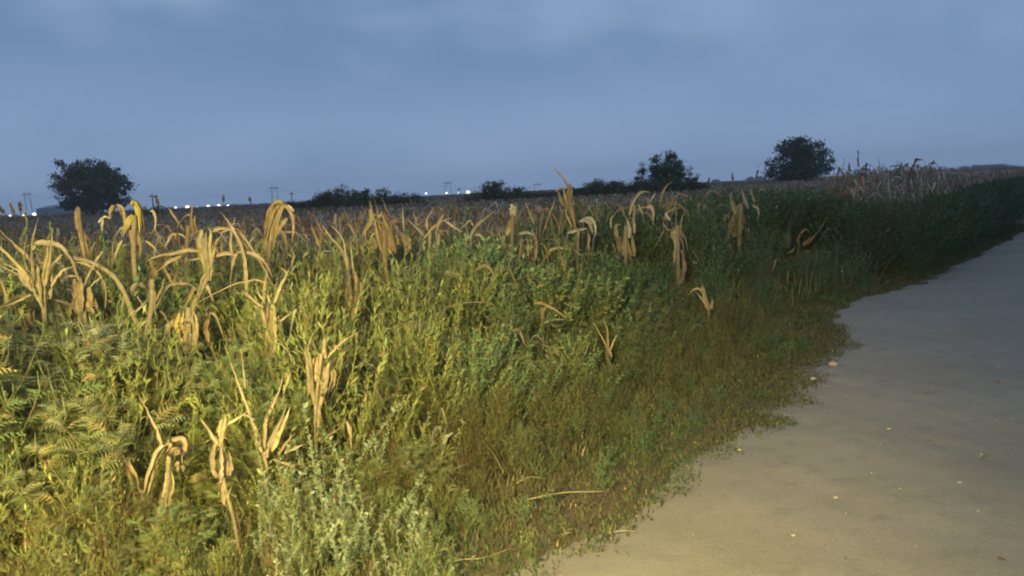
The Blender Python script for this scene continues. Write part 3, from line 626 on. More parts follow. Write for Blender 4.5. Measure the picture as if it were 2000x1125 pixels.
def jit(c, n, a=.25, dead=.11):
    k = np.array(c) * rng.uniform(1 - a, 1 + a, (n, 1)) * np.stack([rng.uniform(.85, 1.15, n), np.ones(n), rng.uniform(.8, 1.2, n)], 1)
    q = rng.random(n) < dead; k[q] = np.array([.40, .31, .16]) * rng.uniform(.6, 1.1, (q.sum(), 1))
    return k
def stems_of(h, nb, spread, up, curve=.5):
    """main stem and side branches; returns list of paths"""
    P = [spline([(0, 0, 0), (rng.normal(0, .02), rng.normal(0, .02), h * .5), (rng.normal(0, .05), rng.normal(0, .05), h)], 7)]
    for i in range(nb):
        q = rng.uniform(.08, .85); b = P[0][0] + (P[0][-1] - P[0][0]) * q; a = i * 2.4 + rng.normal(0, .3)
        Lb = spread * (1.15 - q) * rng.uniform(.7, 1.2); D = np.array([math.cos(a), math.sin(a), 0])
        P.append(spline([b, b + D * Lb * .6 + [0, 0, Lb * up * .4], b + D * Lb + [0, 0, Lb * up]], 6))
    return P
def along(P, n, lo=.1):
    """n random points with tangents over a bundle of paths, by length"""
    Ls = np.array([np.linalg.norm(np.diff(p, axis=0), axis=1).sum() for p in P]); pick = rng.choice(len(P), n, p=Ls / Ls.sum())
    X, T = [], []
    for i in pick:
        p = P[i]; u = rng.uniform(lo, 1) * (len(p) - 1); k = min(int(u), len(p) - 2); X.append(p[k] + (p[k + 1] - p[k]) * (u - k)); T.append(p[k + 1] - p[k])
    return np.array(X), norm(np.array(T))
def outward(X, T, out=1.0, tan=.3, upz=.3):
    a = rng.uniform(0, 2 * PI, len(X)); D = np.stack([np.cos(a), np.sin(a), np.zeros(len(X))], 1)
    c = X.copy(); c[:, 2] = 0; D = D * out + norm(c + 1e-4) * .3
    return D + T * tan + np.array([0, 0, upz])
def stem_mesh(P, col, r=.005):
    return cat([tube(p, np.linspace(r if i == 0 else r * .6, r * .3, len(p)), col, 3, False) for i, p in enumerate(P)])
def ragweed(h=1.0, nl=150, col=(.31, .375, .14)):
    P = stems_of(h, 15, .42 * h, 1.1); X, T = along(P, nl, .15)
    D = outward(X, T, 1.0, .25, .15)
    lv = place(TP, frames(D, rng.normal(0, .45, nl), rng.uniform(.05, .12, nl)), X, jit(col, nl))
    tips = [p[-1] for p in P] + [p[-2] for p in P[::3]]; m = len(tips)
    sp = []
    for tp_ in tips[:14]:
        Ls = rng.uniform(.05, .11); D2 = norm(np.array([rng.normal(0, .15), rng.normal(0, .15), 1.0]))
        sp.append(tube([tp_, tp_ + D2 * Ls * .5, tp_ + D2 * Ls], [.0015, .003, .001], np.array(col) * [.95, .9, .9], 4, False))
    return stem_mesh(P, (.22, .20, .09)), lv, cat(sp)
def bushy(h=1.0, nl=650, col=(.15, .22, .06), size=(.03, .065), w=TN, nb=26, spread=.34, up=2.0, tan=1.3):
    P = stems_of(h, nb, spread * h, up); X, T = along(P, nl, .1)
    D = outward(X, T, .8, tan, .1)
    lv = place(w, frames(D, rng.normal(0, .6, nl), rng.uniform(*size, nl)), X, jit(col, nl, .3))
    return stem_mesh(P, np.array(col) * [1.2, .95, .9], .004), lv, None
def silver(h=.6, col=(.31, .37, .25)):
    P = [spline([(0, 0, 0), (rng.normal(0, .04), rng.normal(0, .04), h * .5), (rng.normal(0, .09), rng.normal(0, .09), h)], 8)]
    for i in range(5):
        a = rng.uniform(0, 6.28); q = rng.uniform(.2, .7) ; b = P[0][0] * (1 - q) + P[0][-1] * q; D = np.array([math.cos(a), math.sin(a), 0]); l = h * .3 * (1.1 - q)
        P.append(spline([b, b + D * l * .35 + [0, 0, l * .5], b + D * l * .45 + [0, 0, l * 1.3]], 6))
    n = 190; X, T = along(P, n, .35)
    X = X + rng.normal(0, .006, X.shape)
    kn = place(TK, frames(T, None, rng.uniform(.002, .0052, n)), X, jit(col, n, .2))
    m = 55; X2, T2 = along(P, m, .05)
    lv = place(TR, frames(outward(X2, T2, 1, .5, .3), rng.normal(0, .5, m), rng.uniform(.015, .04, m)), X2, jit(np.array(col) * .85, m, .2))
    return stem_mesh(P, np.array(col) * .8, .003), lv, kn
def pigweed(h=1.0, col=(.235, .27, .12)):
    P = stems_of(h, 9, .3 * h, 1.8); n = 120; X, T = along(P, n, .1)
    lv = place(TR, frames(outward(X, T, 1, .3, .2), rng.normal(0, .5, n), rng.uniform(.03, .075, n)), X, jit(np.array(col) * .8, n, .3))
    sp = []
    for p in P:
        for k in range(3):
            b = p[-1] if k == 0 else p[-2]; a = rng.uniform(0, 6.28); D = np.array([math.cos(a), math.sin(a), 0]); l = rng.uniform(.06, .13)
            q = spline([b, b + D * l * .45 + [0, 0, l * .35], b + D * l * .55 + [0, 0, l]], 6)
            sp.append(tube(q, [.002, .004, .0045, .004, .003, .001], np.array(col) * .95, 4, False))
            m = 26; X2, T2 = along([q], m, .1); sp.append(place(TK, frames(T2, None, rng.uniform(.003, .006, m)), X2 + rng.normal(0, .005, (m, 3)), jit(np.array(col) * 1.0, m)))
    return stem_mesh(P, (.25, .22, .1)), lv, cat(sp)
def sub(g, frac):
    # a lighter sprig: drop leaves at random, keeping only the vertices still used
    v, f, k = g; nv = {len(TP[0]): len(TP[1]), len(TN[0]): len(TN[1]), len(TR[0]): len(TR[1])}
    keep = (rng.random(len(f) // 8 + 1) < frac).repeat(8)[:len(f)]; f = f[keep]; u, inv = np.unique(f, return_inverse=True)
    return v[u], inv.reshape(-1, 3), k[u]
LIB = {'ragweed': [ragweed(1, 230, c_) for c_ in ((.235, .26, .115), (.21, .25, .11), (.25, .265, .14), (.23, .25, .10), (.19, .24, .11))],
       'greyweed': [ragweed(1, 240, (.29, .31, .20)) for i in range(3)],
       'bushweed': [bushy(1, 850, (.25, .29, .115)) for i in range(4)],
       'broadweed': [bushy(1, 700, (.20, .25, .11), (.03, .06), TR, 20, .4, 1.2, .3) for i in range(3)],
       'pigweed': [pigweed() for i in range(3)],
       'finebush': [bushy(1, 1000, (.20, .30, .15), (.022, .05), t_narrow(.14), 30, .42, 1.3, .9) for i in range(3)],
       'drybush': [bushy(1, 420, (.24, .21, .13), (.02, .05), TN, 30, .3, 2.2, 1.2) for i in range(3)],
       'silver': [silver() for i in range(6)]}
WN = {'greyweed': ('ragweed_plant', 'pale grey green drooping weed'), 'ragweed': ('ragweed_plant', 'feathery leaved ragweed plant'), 'bushweed': ('fleabane_plant', 'upright narrow leaved green weed'), 'broadweed': ('goosefoot_plant', 'broad leaved dark green weed'),
      'pigweed': ('pigweed_plant', 'spike topped green weed'), 'finebush': ('bassia_bush', 'fine leaved grey green bushy weed'), 'drybush': ('dry_weed', 'brown dried bushy weed'), 'silver': ('wormwood_plant', 'pale silvery knobbed herb')}
def zone_of(px, d):
    if px < 420: return ('in the lit thicket at the left', 0) if d < 6 else ('behind the first corn on the left', 1)
    if px < 860: return ('in the lit thicket near the silvery herbs', 2) if d < 5.4 else ('between the middle corn plants', 3)
    if px < 1250: return ('in the middle of the verge thicket', 4)
    return ('in the dim thicket up the road verge', 5)
made = {}; weed_things = 0; stuffw = []; silver_n = 0
def add_weed(kind, x, y, h, thing, tint=1.0, lab=None, grp=None, wide=1.0):
    global weed_things
    v = int(rng.integers(len(LIB[kind])))
    if kind == 'silver': h = h / .6
    if thing:
        key = (kind, v)
        if key not in made:
            root = empty(WN[kind][0], (0, 0, 0), 'x', 'weed', 'x'); g = LIB[kind][v]
            obj('stem', g[0], M_STEM, root); obj('foliage', cat([q for q in g[1:] if q is not None]), M_WEED, root)
            made[key] = root; o = root
        else: o = copy_tree(made[key])
        o.location = (x, y, 0); o.rotation_euler = (rng.normal(0, .07), rng.normal(0, .07), rng.uniform(0, 6.28)); k = h; o.scale = (wide * (.35 + .65 * k), wide * (.35 + .65 * k), k)
        px = proj(np.array([[x, y, h]]))[0][0]; zn = zone_of(px, y)[0]
        o['label'] = lab or (WN[kind][1] + ' ' + zn); o['group'] = grp or (WN[kind][1] + 's ' + zn)
        weed_things += 1
    else:
        g = cat([q for q in LIB[kind][v] if q is not None])
        g = sub(g, .22 if y > 20 else (.35 if y > 12 else (.55 if y > 8 else .8)))
        stuffw.append(rotz((g[0] * [wide, wide, 1], g[1], g[2]), rng.uniform(0, 6.28), h, (x, y, 0), tint, (rng.normal(0, .06), rng.normal(0, .06))))

def weed_height(t, s):
    s0 = np.interp(t, [-5, 1, 2.5, 4, 8, 11, 14], [2.9, 2.8, 2.4, 2.45, 2.6, 2.15, 1.75]); wd = np.interp(t, [0, 8, 13], [1.6, 1.7, 1.0]); hm = np.interp(t, [0, 5, 9, 14, 20], [1.12, 1.12, 1.18, 1.32, 1.30])
    h = .16 + (hm - .16) * smooth((s - s0) / wd)
    return np.where(s < s0 - .5, 0, h)
n = 10500
T_ = -4 + 64 * rng.random(n) ** 1.5; S_ = 1.8 + rng.random(n) * 8.5
X_, Y_ = xy(T_, S_); H_ = weed_height(T_, S_) * (1 + rng.normal(0, .13, n)) * (1 + .10 * vnoise(X_ * .9, Y_ * .9, 7))
H_ = H_ * (1 - .45 * smooth((S_ - 7.2) / 2.5) * (T_ < 12))
D_ = np.hypot(X_, Y_)
area_keep = (H_ > .15) & in_frame(X_, Y_, np.zeros(n), H_, 120) & (D_ < 60)
dens = np.where(D_ < 5, 1.0, np.where(D_ < 9, .55, .38))
idx = np.where(area_keep & (rng.random(n) < dens))[0]
idx = idx[np.argsort(D_[idx])]
print('weeds', len(idx))
for i in idx:
    x, y, h, t, s = X_[i], Y_[i], H_[i], T_[i], S_[i]
    if D_[i] < 2.7 or s < edge(t) + .08: continue
    px, py, _ = proj(np.array([[x, y, h]])); px, py = px[0], py[0]
    r = rng.random(); nn = vnoise(x * 1.1, y * 1.1, 9)
    if px < 240 and 3.8 < y < 5.6 and r < .62: kind = 'greyweed'
    elif px < 430 and y < 6: kind = 'ragweed' if r < .5 else ('bushweed' if r < .7 else ('finebush' if nn < .1 else 'pigweed'))
    elif px < 900 and y < 7.5: kind = 'bushweed' if r < .55 else ('ragweed' if r < .8 else 'pigweed')
    elif px < 1080 and y > 5.5: kind = 'finebush' if r < .6 else 'bushweed'
    elif t > 8.2 and s < 3.5: kind = 'drybush' if r < .5 else 'finebush'
    else: kind = 'finebush' if r < .35 else ('bushweed' if r < .55 else ('pigweed' if r < .7 else ('ragweed' if r < .85 else 'broadweed')))
    h = cap_height(x, y, canopy(x, y, h), .16)
    if h < .12: continue
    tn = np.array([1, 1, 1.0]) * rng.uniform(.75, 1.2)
    tn = tn * (1 - np.array([.46, .26, .22]) * smooth((px - 880) / 450)) * (1 - .22 * smooth((y - 5.5) / 3))  # lamp falloff put into the tint: darker to the right and farther back
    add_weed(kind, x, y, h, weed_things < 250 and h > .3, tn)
n = 2900; T_ = rng.uniform(12, 75, n); S_ = np.maximum(edge(T_) + .12, 1.85) + rng.random(n) * 2.4; X_, Y_ = xy(T_, S_)
for i in np.where(in_frame(X_, Y_, np.zeros(n), np.full(n, 1.4), 150) & (rng.random(n) < .75))[0]:
    h = cap_height(X_[i], Y_[i], 5, .2) if T_[i] < 17 else 5
    h = min(h, canopy(X_[i], Y_[i], (1.05 + .35 * smooth((S_[i] - 1.8) / .8)) * rng.uniform(.8, 1.1)))
    if h < .15: continue
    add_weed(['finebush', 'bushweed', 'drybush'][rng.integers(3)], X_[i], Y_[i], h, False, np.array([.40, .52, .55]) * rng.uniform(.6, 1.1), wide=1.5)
# a rounded grey green bush in the middle and yellow green one before it
for (bx, by, bd, k, lab) in ((920, 462, 7.0, 3, 'round grey green bush between the crossed corn blades'), (640, 500, 6.2, 0, None)):
    if lab is None: continue
    for j in range(7):
        P = at(bx + rng.normal(0, 28), by + abs(rng.normal(0, 12)), bd + rng.normal(0, .2)); add_weed('finebush', P[0], P[1], P[2], True, 1, 'fine leaved grey green weed of the round central bush', 'weeds of the round central bush', 1.2)
for h_ in HE:
    sp_ = h_[3][0][-1] if len(h_) > 3 and h_[3] is not None else h_[2][0][0][0]
    if h_[0] < 4.4: continue
    P = at(sp_[0], sp_[1], h_[0])
    for j in range(5):
        x, y = P[0] + rng.uniform(-.32, .32), P[1] + rng.uniform(-.45, .1); h2 = cap_height(x, y, canopy(x, y, rng.uniform(.7, 1.15)), .13)
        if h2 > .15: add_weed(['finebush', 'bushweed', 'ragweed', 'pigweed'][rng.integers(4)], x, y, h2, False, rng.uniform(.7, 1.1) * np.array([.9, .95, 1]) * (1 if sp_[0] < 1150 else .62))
# silvery herbs low in front: stem tops picked in the picture
SIL = [(600,775,3.6),(664,782,3.7),(655,830,3.6),(488,868,3.5),(527,872,3.5),(533,905,3.4),(602,905,3.4),(668,895,3.4),(656,908,3.4),(725,945,3.25),(694,955,3.2),(575,975,3.2),(505,905,3.4),(553,915,3.4),(566,918,3.35),(630,912,3.4),(678,930,3.3),(762,945,3.3),(776,945,3.3),(802,975,3.2),(812,995,3.1),(738,990,3.1),(640,985,3.1),(840,1055,3.05),(780,1075,2.95),(605,1025,3.0),(570,1050,2.95),(730,1100,2.85),(510,985,3.2),(645,955,3.25),(790,1040,3.0),(680,1000,3.1),(618,960,3.25),(650,1020,3.0),(1157,835,5.0),(1230,830,5.6),(545,1060,2.9)]
rs = np.random.default_rng(3)
for sxp, syp, sd in SIL:
    P = at(sxp, syp, sd)
    add_weed('silver', P[0], P[1], max(P[2], .12), True, 1, 'silvery knobbed herb stem in the pale clump at the bottom' if sxp < 900 else 'silvery herb standing alone in the low verge grass', 'silvery herb stems of the bottom clump' if sxp < 900 else 'silvery herbs in the low verge')
for j in range(90):
    P = ground_at(rs.uniform(380, 900), rs.uniform(980, 1250)); add_weed(['silver', 'bushweed', 'ragweed', 'finebush', 'drybush'][j % 5], P[0], P[1], rs.uniform(.10, .28), False, rs.uniform(.7, 1.0))
print('weed things', weed_things)
n = 3600; T_ = rng.uniform(-3, 15, n); S_ = edge(T_) + .05 + rng.random(n) * 2.2; X_, Y_ = xy(T_, S_)
for i in np.where(in_frame(X_, Y_, np.zeros(n), np.full(n, .3)) & (rng.random(n) < .25 + .75 * smooth((S_ - edge(T_) - .1) / .9)))[0]:
    kind = ['finebush', 'bushweed', 'bushweed', 'drybush', 'ragweed', 'drybush', 'pigweed'][rng.integers(7)]
    h = rng.uniform(.05, .13) + .26 * smooth((S_[i] - edge(T_[i]) - .2) / 1.2) * rng.uniform(.5, 1.2); h = cap_height(X_[i], Y_[i], h, .1)
    tn = np.array([.74, .68, .66]) * rng.uniform(.65, 1.15)
    if h > .04:
        v = LIB[kind][rng.integers(len(LIB[kind]))]; g = sub(cat([v[0], v[1]]), .4); g = (g[0] * [1.0, 1.0, 1.25], g[1], g[2])
        stuffw.append(rotz(g, rng.uniform(0, 6.28), h, (X_[i], Y_[i], 0), tn))
for q in range(len(stuffw)): stuffw[q] = (stuffw[q][0].astype(np.float32), stuffw[q][1].astype(np.int32), stuffw[q][2].astype(np.float32))
o = obj('undergrowth', cat(stuffw), M_WEED); tag(o, 'tangled green weeds filling the gaps of the thicket', 'undergrowth', kind='stuff')

sh = []
n = 1500; T_ = rng.uniform(0, 14, n); S_ = rng.uniform(2.5, 7.5, n); X_, Y_ = xy(T_, S_); H_ = weed_height(T_, S_)
for i in np.where(in_frame(X_, Y_, np.zeros(n), H_) & (H_ > .3) & (Y_ > 3.0))[0]:
    x, y = X_[i], Y_[i]; z = canopy(x, y, H_[i]) * rng.uniform(.62, 1.0); z = min(z, cap_height(x, y, 5, .08)); z = max(z, .12); pxl = proj(np.array([[x, y, z]]))[0][0]
    if y < 4.2 or (pxl > 1100 and rng.random() < .75): continue
    if rng.random() < (.5 if pxl < 1100 else .25):
        l = rng.uniform(.08, .26); D = norm(np.array([rng.normal(), rng.normal(), rng.normal(0, .6)])); b = np.array([x, y, z])
        p = spline([b, b + D * l * .5 + [0, 0, rng.uniform(.0, .06)], b + D * l + [0, 0, rng.uniform(-.16, .02)]], 6)
        sh.append(ribbon(p, blade_width(6, rng.uniform(.014, .04)), rng.normal(0, 1, 3), np.array([TAN, OCH, PALE][rng.integers(3)]) * rng.uniform(.5, 1.0), .4, rng.uniform(-1.5, 1.5)))
    else:
        l = z + rng.uniform(.0, .12); D = np.array([rng.normal(0, .12), rng.normal(0, .12), 1.0])
        sh.append(tube(spline([(x, y, 0), np.array([x, y, 0]) + D * l * .5, np.array([x, y, 0]) + D * l + [rng.normal(0, .04), 0, 0]], 6), [.004, .0035, .003, .003, .002, .001], np.array([.26, .19, .10]) * rng.uniform(.6, 1.2), 3, False))
o = obj('dry_litter', cat(sh), M_CORN); tag(o, 'shreds of dry leaf and dead stems caught among the weeds', 'litter', kind='stuff')

# ------------------------------------------------------------------ grass: low mat of the verge, tufts, dry stems
def blades(n, X, Y, H, col, w=.004, spread=.5):
    a = rng.uniform(0, 2 * PI, n); c, s = np.cos(a), np.sin(a); l = rng.uniform(.2, 1, n) * spread * H
    P0 = np.stack([X, Y, np.zeros(n)], 1); D = np.stack([c, s, np.zeros(n)], 1); S = np.stack([-s, c, np.zeros(n)], 1) * np.broadcast_to(w, (n,))[:, None]
    P1 = P0 + D * (l * .35)[:, None] + np.stack([0 * H, 0 * H, H * .65], 1); P2 = P0 + D * l[:, None] + np.stack([0 * H, 0 * H, H], 1)
    V = np.stack([P0 - S, P0 + S, P1 - S * .8, P1 + S * .8, P2], 1).reshape(-1, 3)
    f = np.array([(0, 1, 3), (0, 3, 2), (2, 3, 4)])[None] + (np.arange(n) * 5)[:, None, None]
    return V, f.reshape(-1, 3), np.repeat(col, 5, 0)
G = []
n = 300000
T_ = rng.uniform(-3, 26, n) ; S_ = 1.45 + rng.random(n) ** .9 * 3.6
X_, Y_ = xy(T_, S_)
e_ = edge(T_) + vnoise(T_ * 2.3, T_ * .7, 1) * .09 + vnoise(T_ * 9, T_ * 5, 3) * .035
den = smooth((S_ - e_ + .13 + .13 * vnoise(X_ * 2.2, Y_ * 2.6, 12) + .10 * vnoise(X_ * 9, Y_ * 8, 13)) / .13) * (1 - .35 * (T_ > 14))
k = in_frame(X_, Y_, np.zeros(n), np.full(n, .1)) & (rng.random(n) < den)
X_, Y_, S_, T_ = X_[k], Y_[k], S_[k], T_[k]; n = len(X_)
hmat = .022 + .05 * smooth((S_ - 1.9) / 1.6) + .10 * smooth((S_ - 3.0) / 1.2)
H_ = hmat * rng.uniform(.4, 1.6, n) * (1 + .5 * vnoise(X_ * 3, Y_ * 3, 15))
tone = vnoise(X_ * .9, Y_ * 1.2, 21)[:, None] + rng.normal(0, .3, (n, 1))
col = np.where(tone > .05, np.array([[.095, .125, .055]]), np.array([[.135, .122, .065]])) * rng.uniform(.65, 1.25, (n, 1))
dry = rng.random(n) < .03; col[dry] = np.array([.36, .28, .15]) * rng.uniform(.6, 1.1, (dry.sum(), 1))
G.append(blades(n, X_, Y_, H_, col, .0035 + .0006 * np.hypot(X_, Y_), 1.3))
print('mat blades', n)
# flat little mat leaves that close the turf
n = 420000
T_ = rng.uniform(-3, 24, n); S_ = 1.5 + rng.random(n) * 3.4; X_, Y_ = xy(T_, S_)
e_ = edge(T_) + vnoise(T_ * 2.3, T_ * .7, 1) * .09 + vnoise(T_ * 9, T_ * 5, 3) * .035
den = smooth((S_ - e_ + .12 + .13 * vnoise(X_ * 2.2, Y_ * 2.6, 12) + .10 * vnoise(X_ * 9, Y_ * 8, 13)) / .13)
k = in_frame(X_, Y_, np.zeros(n), np.full(n, .1)) & (rng.random(n) < den); X_, Y_, S_ = X_[k], Y_[k], S_[k]; n = len(X_)
Dv = rng.normal(0, 1, (n, 3)); Dv[:, 2] = np.abs(Dv[:, 2]) * .4
tone = vnoise(X_ * .9, Y_ * 1.2, 21)[:, None] + rng.normal(0, .3, (n, 1))
col = np.where(tone > .1, np.array([[.095, .125, .055]]), np.array([[.135, .122, .065]])) * rng.uniform(.7, 1.2, (n, 1))
G.append(place(TR, frames(Dv, rng.normal(0, .5, n), rng.uniform(.005, .013, n) * (.55 + .14 * Y_)), np.stack([X_, Y_, rng.uniform(.022, .045, n) + .03 * smooth((S_ - 2.3) / 1)], 1), col))
# taller grass and straw in the thicket foot
n = 16000
T_ = rng.uniform(-3, 22, n); S_ = rng.uniform(3.0, 6.0, n); X_, Y_ = xy(T_, S_); k = in_frame(X_, Y_, np.zeros(n), np.full(n, .4)) & (rng.random(n) < .25 + .75 * smooth((S_ - 3.0) / 1.2)); X_, Y_, S_ = X_[k], Y_[k], S_[k]; n = len(X_)
H_ = rng.uniform(.08, .42, n) * smooth((S_ - 1.6) / 1.6); st = rng.random(n) < .3
col = np.where(st[:, None], np.array([[.40, .32, .18]]), np.array([[.24, .28, .10]])) * rng.uniform(.6, 1.2, (n, 1))
G.append(blades(n, X_, Y_, H_, col, .0022 + .0003 * Y_, .6))
o = obj('verge_grass', cat(G), M_GRASS); tag(o, 'low olive brown grass and mat plants along the road edge', 'grass', kind='stuff')

# straw stems lying on the verge
def straw(pts, w, label, dz=.02, tint=(.36, .30, .19), nm='straw_stem', c='straw'):
    P = [ground_at(*p) + [0, 0, dz + .015 * (i % 2)] for i, p in enumerate(pts)]; b = P[0]
    root = empty(nm, (b[0], b[1], 0), label, c, 'dry stems lying on the verge')
    p = spline(P, 9); obj('stem', shift(tube(p, np.linspace(w, w * .5, 9), tint, 5), (b[0], b[1], 0)), M_STALK, root)
    L_ = np.linalg.norm(P[-1] - P[0]); D = norm(P[-1] - P[0])
    for k in range(2):
        q = p[1 + k]; sd = np.array([-D[1], D[0], 0]) * (1 if k else -1)
        obj('leaf', shift(ribbon(spline([q, q + D * L_ * .1 + sd * .03 + [0, 0, .015], q + D * L_ * .22 + sd * .02], 6), blade_width(6, w * 3.2), sd, np.array(tint) * .85), (b[0], b[1], 0)), M_CORN, root)
straw([(1031, 998), (1100, 990), (1181, 982)], .0045, 'long straight straw stem lying across the low verge grass', .06)
straw([(1187, 1050), (1215, 1051), (1246, 1047)], .0032, 'short straw stem on bare dirt at the grass tip', .02)
straw([(850, 1112), (900, 1108), (945, 1098), (1000, 1085)], .0035, 'thin bent straw stem at the bottom edge of the verge', .02)
straw([(1010, 965), (1035, 958), (1060, 955)], .003, 'short thin straw stem above the long straight one', .06)
straw([(1098, 1055), (1112, 1048), (1126, 1041)], .003, 'tiny slanting straw stem beside the grass tip', .02)
straw([(877, 1000), (885, 990), (896, 985)], .0045, 'hooked pale straw stem near the silvery herbs', .10)
straw([(935, 888), (965, 930), (985, 965)], .004, 'greyish straw stem sloping down through the low weeds', .12)
# fallen corn husk lying on the far verge
hero(9.6, 'orange tinted corn husk lying curled in the dark verge grass', [([(1518,633),(1530,640),(1545,643),(1557,638)],8,.1,(.62,.38,.2)), ([(1530,646),(1542,650),(1552,648)],5,.1,OCH)], ([(1522,636),(1550,643)],3), TAN, 'fallen corn leaves', 'corn husk', False, 'corn_husk')
hero(3.8, 'pale corn leaf lying flat among weeds near the bottom left corner', [([(50,924),(66,930),(80,938),(98,950)],14,.1,PALE), ([(53,1022),(62,1016),(72,1010)],6,.1,PALE)], ([(60,930),(95,948)],3), TAN, 'fallen corn leaves', 'corn leaf', False, 'fallen_leaf')

# ------------------------------------------------------------------ stones and gravel on the road
def pebble(r, col, flat=.55, n=2):
    import bmesh
    bm = bmesh.new(); bmesh.ops.create_icosphere(bm, subdivisions=n, radius=1)
    v = np.array([p.co[:] for p in bm.verts]); f = np.array([[q.index for q in p.verts] for p in bm.faces]); bm.free()
    ph = rng.uniform(0, 6, 3); v = v * (1 + .16 * np.sin(v @ rng.normal(0, 2.2, (3, 3)) + ph).sum(1, keepdims=True) / 1.5)
    v = v * r * np.array([1, rng.uniform(.6, .9), flat]); return v, f, np.ones((len(v), 3)) * np.array(col)
pk = [pebble(1, (1, 1, 1), .6, 1) for _ in range(4)]
n = 15000; T_ = rng.uniform(-2, 24, n); S_ = edge(T_) - rng.random(n) ** .8 * 6 + .1; X_, Y_ = xy(T_, S_); k = in_frame(X_, Y_, np.zeros(n), np.zeros(n)); X_, Y_ = X_[k], Y_[k]; n = len(X_)
gp = []
for q in range(4):
    m = slice(q, n, 4); c = len(X_[m]); a = rng.uniform(0, 6.28, c); r = .0015 + .009 * rng.random(c) ** 7
    Mx = frames(np.stack([np.cos(a), np.sin(a), 0 * a], 1), None, r)
    gp.append(place(pk[q], Mx, np.stack([X_[m], Y_[m], .024 + 0 * a], 1), np.array([.30, .27, .23]) * rng.uniform(.5, 1.4, (c, 1))))
o = obj('gravel', cat(gp), M_STONE); tag(o, 'fine gravel scattered over the dirt road', 'gravel', kind='stuff')
def stone(px, py, r, col, label, name='road_stone', c='stone'):
    P = ground_at(px, py); b = pebble(r, col, .5, 2); o = obj(name, b, M_STONE); o.location = (P[0], P[1], .022 + r * .2); tag(o, label, c, 'stones on the dirt road')
stone(1628, 719, .045, (.44, .31, .28), 'flat pinkish stone at the grass edge of the road')
stone(1588, 747, .032, (.40, .36, .31), 'pale stone on the road just below the pinkish one')
stone(1947, 752, .022, (.18, .14, .12), 'dark clod on the road, the one farthest right')
stone(1895, 803, .018, (.20, .17, .14), 'dark flat clod a little below the farthest right one')
stone(1446, 887, .016, (.40, .36, .31), 'small whitish stone by the tip of the verge grass')
stone(1736, 845, .012, (.40, .36, .31), 'tiny pale stone in the middle of the dirt road')
stone(1812, 868, .011, (.16, .12, .10), 'tiny dark stone in the middle of the dirt road')
stone(1632, 981, .012, (.40, .36, .31), 'tiny pale stone low on the left half of the road')
stone(1550, 1056, .010, (.45, .41, .34), 'tiny bright stone near the bottom of the road')
stone(1955, 1104, .014, (.15, .11, .08), 'small dark pebble in the bottom right corner')
stone(1875, 951, .012, (.40, .36, .31), 'round pale stone below the green leaf on the road')
P = ground_at(1923, 905)
g = ribbon(spline([P + [-.03, 0, .032], P + [0, .01, .045], P + [.035, .005, .036]], 8), .035 * np.sin(np.linspace(.25, 2.9, 8)), (0, 1, .1), (.34, .36, .20), .2)
o = obj('fallen_leaf', shift(g, P), M_WEED); o.location = P; tag(o, 'pale green leaf lying on the dirt road', 'leaf')

# ------------------------------------------------------------------ trees, hedge, horizon
def leaf_cloud(blobs, n, size, col, clump=.35, flat=.8):
    """leaves in twiggy clumps inside ellipsoids (x, y, z, rx, ry, rz)"""
    B = np.array(blobs, float); vol = B[:, 3] * B[:, 4] * B[:, 5]; nc = max(10, n // 46)
    bi = rng.choice(len(B), nc, p=vol / vol.sum()); D = norm(rng.normal(0, 1, (nc, 3))); r = rng.random(nc) ** .42
    Cn = B[bi, :3] + D * r[:, None] * B[bi, 3:]
    ci = rng.integers(0, nc, n); sz = clump * rng.uniform(.5, 1.2, nc)
    P = Cn[ci] + rng.normal(0, 1, (n, 3)) * sz[ci][:, None] * np.array([1, 1, .6])
    tone = rng.uniform(.65, 1.3, nc)[ci][:, None]
    Dl = norm(rng.normal(0, 1, (n, 3)) + np.array([0, 0, -.2]))
    return place(TR, frames(Dl, rng.uniform(-1.5, 1.5, n), rng.uniform(.6, 1.3, n) * size), P, np.array(col) * tone * rng.uniform(.8, 1.2, (n, 1))), Cn
def tree(name, px0, d, blobs_px, n, size, col, label, cat_='tree', group=None, trunk=.16, clump=.35, limbs=26, forks=1, name_crown='crown'):
    """blobs_px: (x, y, rx, ry) in the picture; depth spread equals width"""
    m = d / F; base = at(px0, 400, d); base[2] = 0
    root = empty(name, base, label, cat_, group)
    bl = []
    for x, y, rx, ry in blobs_px:
        c = at(x, y, d + rng.normal(0, rx * m * .3)); bl.append((*(c - base), rx * m, rx * m * .9, ry * m))
    g, Cn = leaf_cloud(bl, n, size, col, clump)
    zb = min(b[2] - b[5] for b in bl)
    ws = []
    for f in range(forks):
        fx = rng.normal(0, .35) if forks > 1 else 0
        top = np.array([fx * 2, rng.normal(0, .3), zb + (max(b[2] for b in bl) - zb) * .55])
        tp = spline([(fx * .5, 0, -.05), (fx * .7, 0, zb * .6 + .3), top], 8); ws.append(tube(tp, np.linspace(trunk, trunk * .4, 8), (.10, .085, .07), 8))
        for k in range(limbs // forks):
            e = Cn[rng.integers(len(Cn))]; b = tp[rng.integers(2, 8)]
            ws.append(tube(spline([b, (b + e) / 2 + [0, 0, -.1 * abs(e[0])], e], 5), np.linspace(trunk * .32, .012, 5), (.09, .08, .07), 4, False))
    obj('trunk', cat(ws), M_BARK, root); obj(name_crown, g, M_TREE, root)
    return root
TG = (.065, .10, .06)
tree('walnut_tree', 180, 98, [(178,365,58,42),(135,345,30,26),(215,352,32,30),(175,338,40,24),(240,358,18,22),(118,370,18,18),(232,385,26,22),(180,395,55,20),(120,328,16,12),(168,322,22,9),(200,326,22,10),(222,338,14,10),(252,362,9,8),(112,355,10,10),(105,340,8,5),(130,395,14,12)],
     17500, .29, TG, 'broad round dark tree standing alone at the left horizon', trunk=.3, clump=.36)
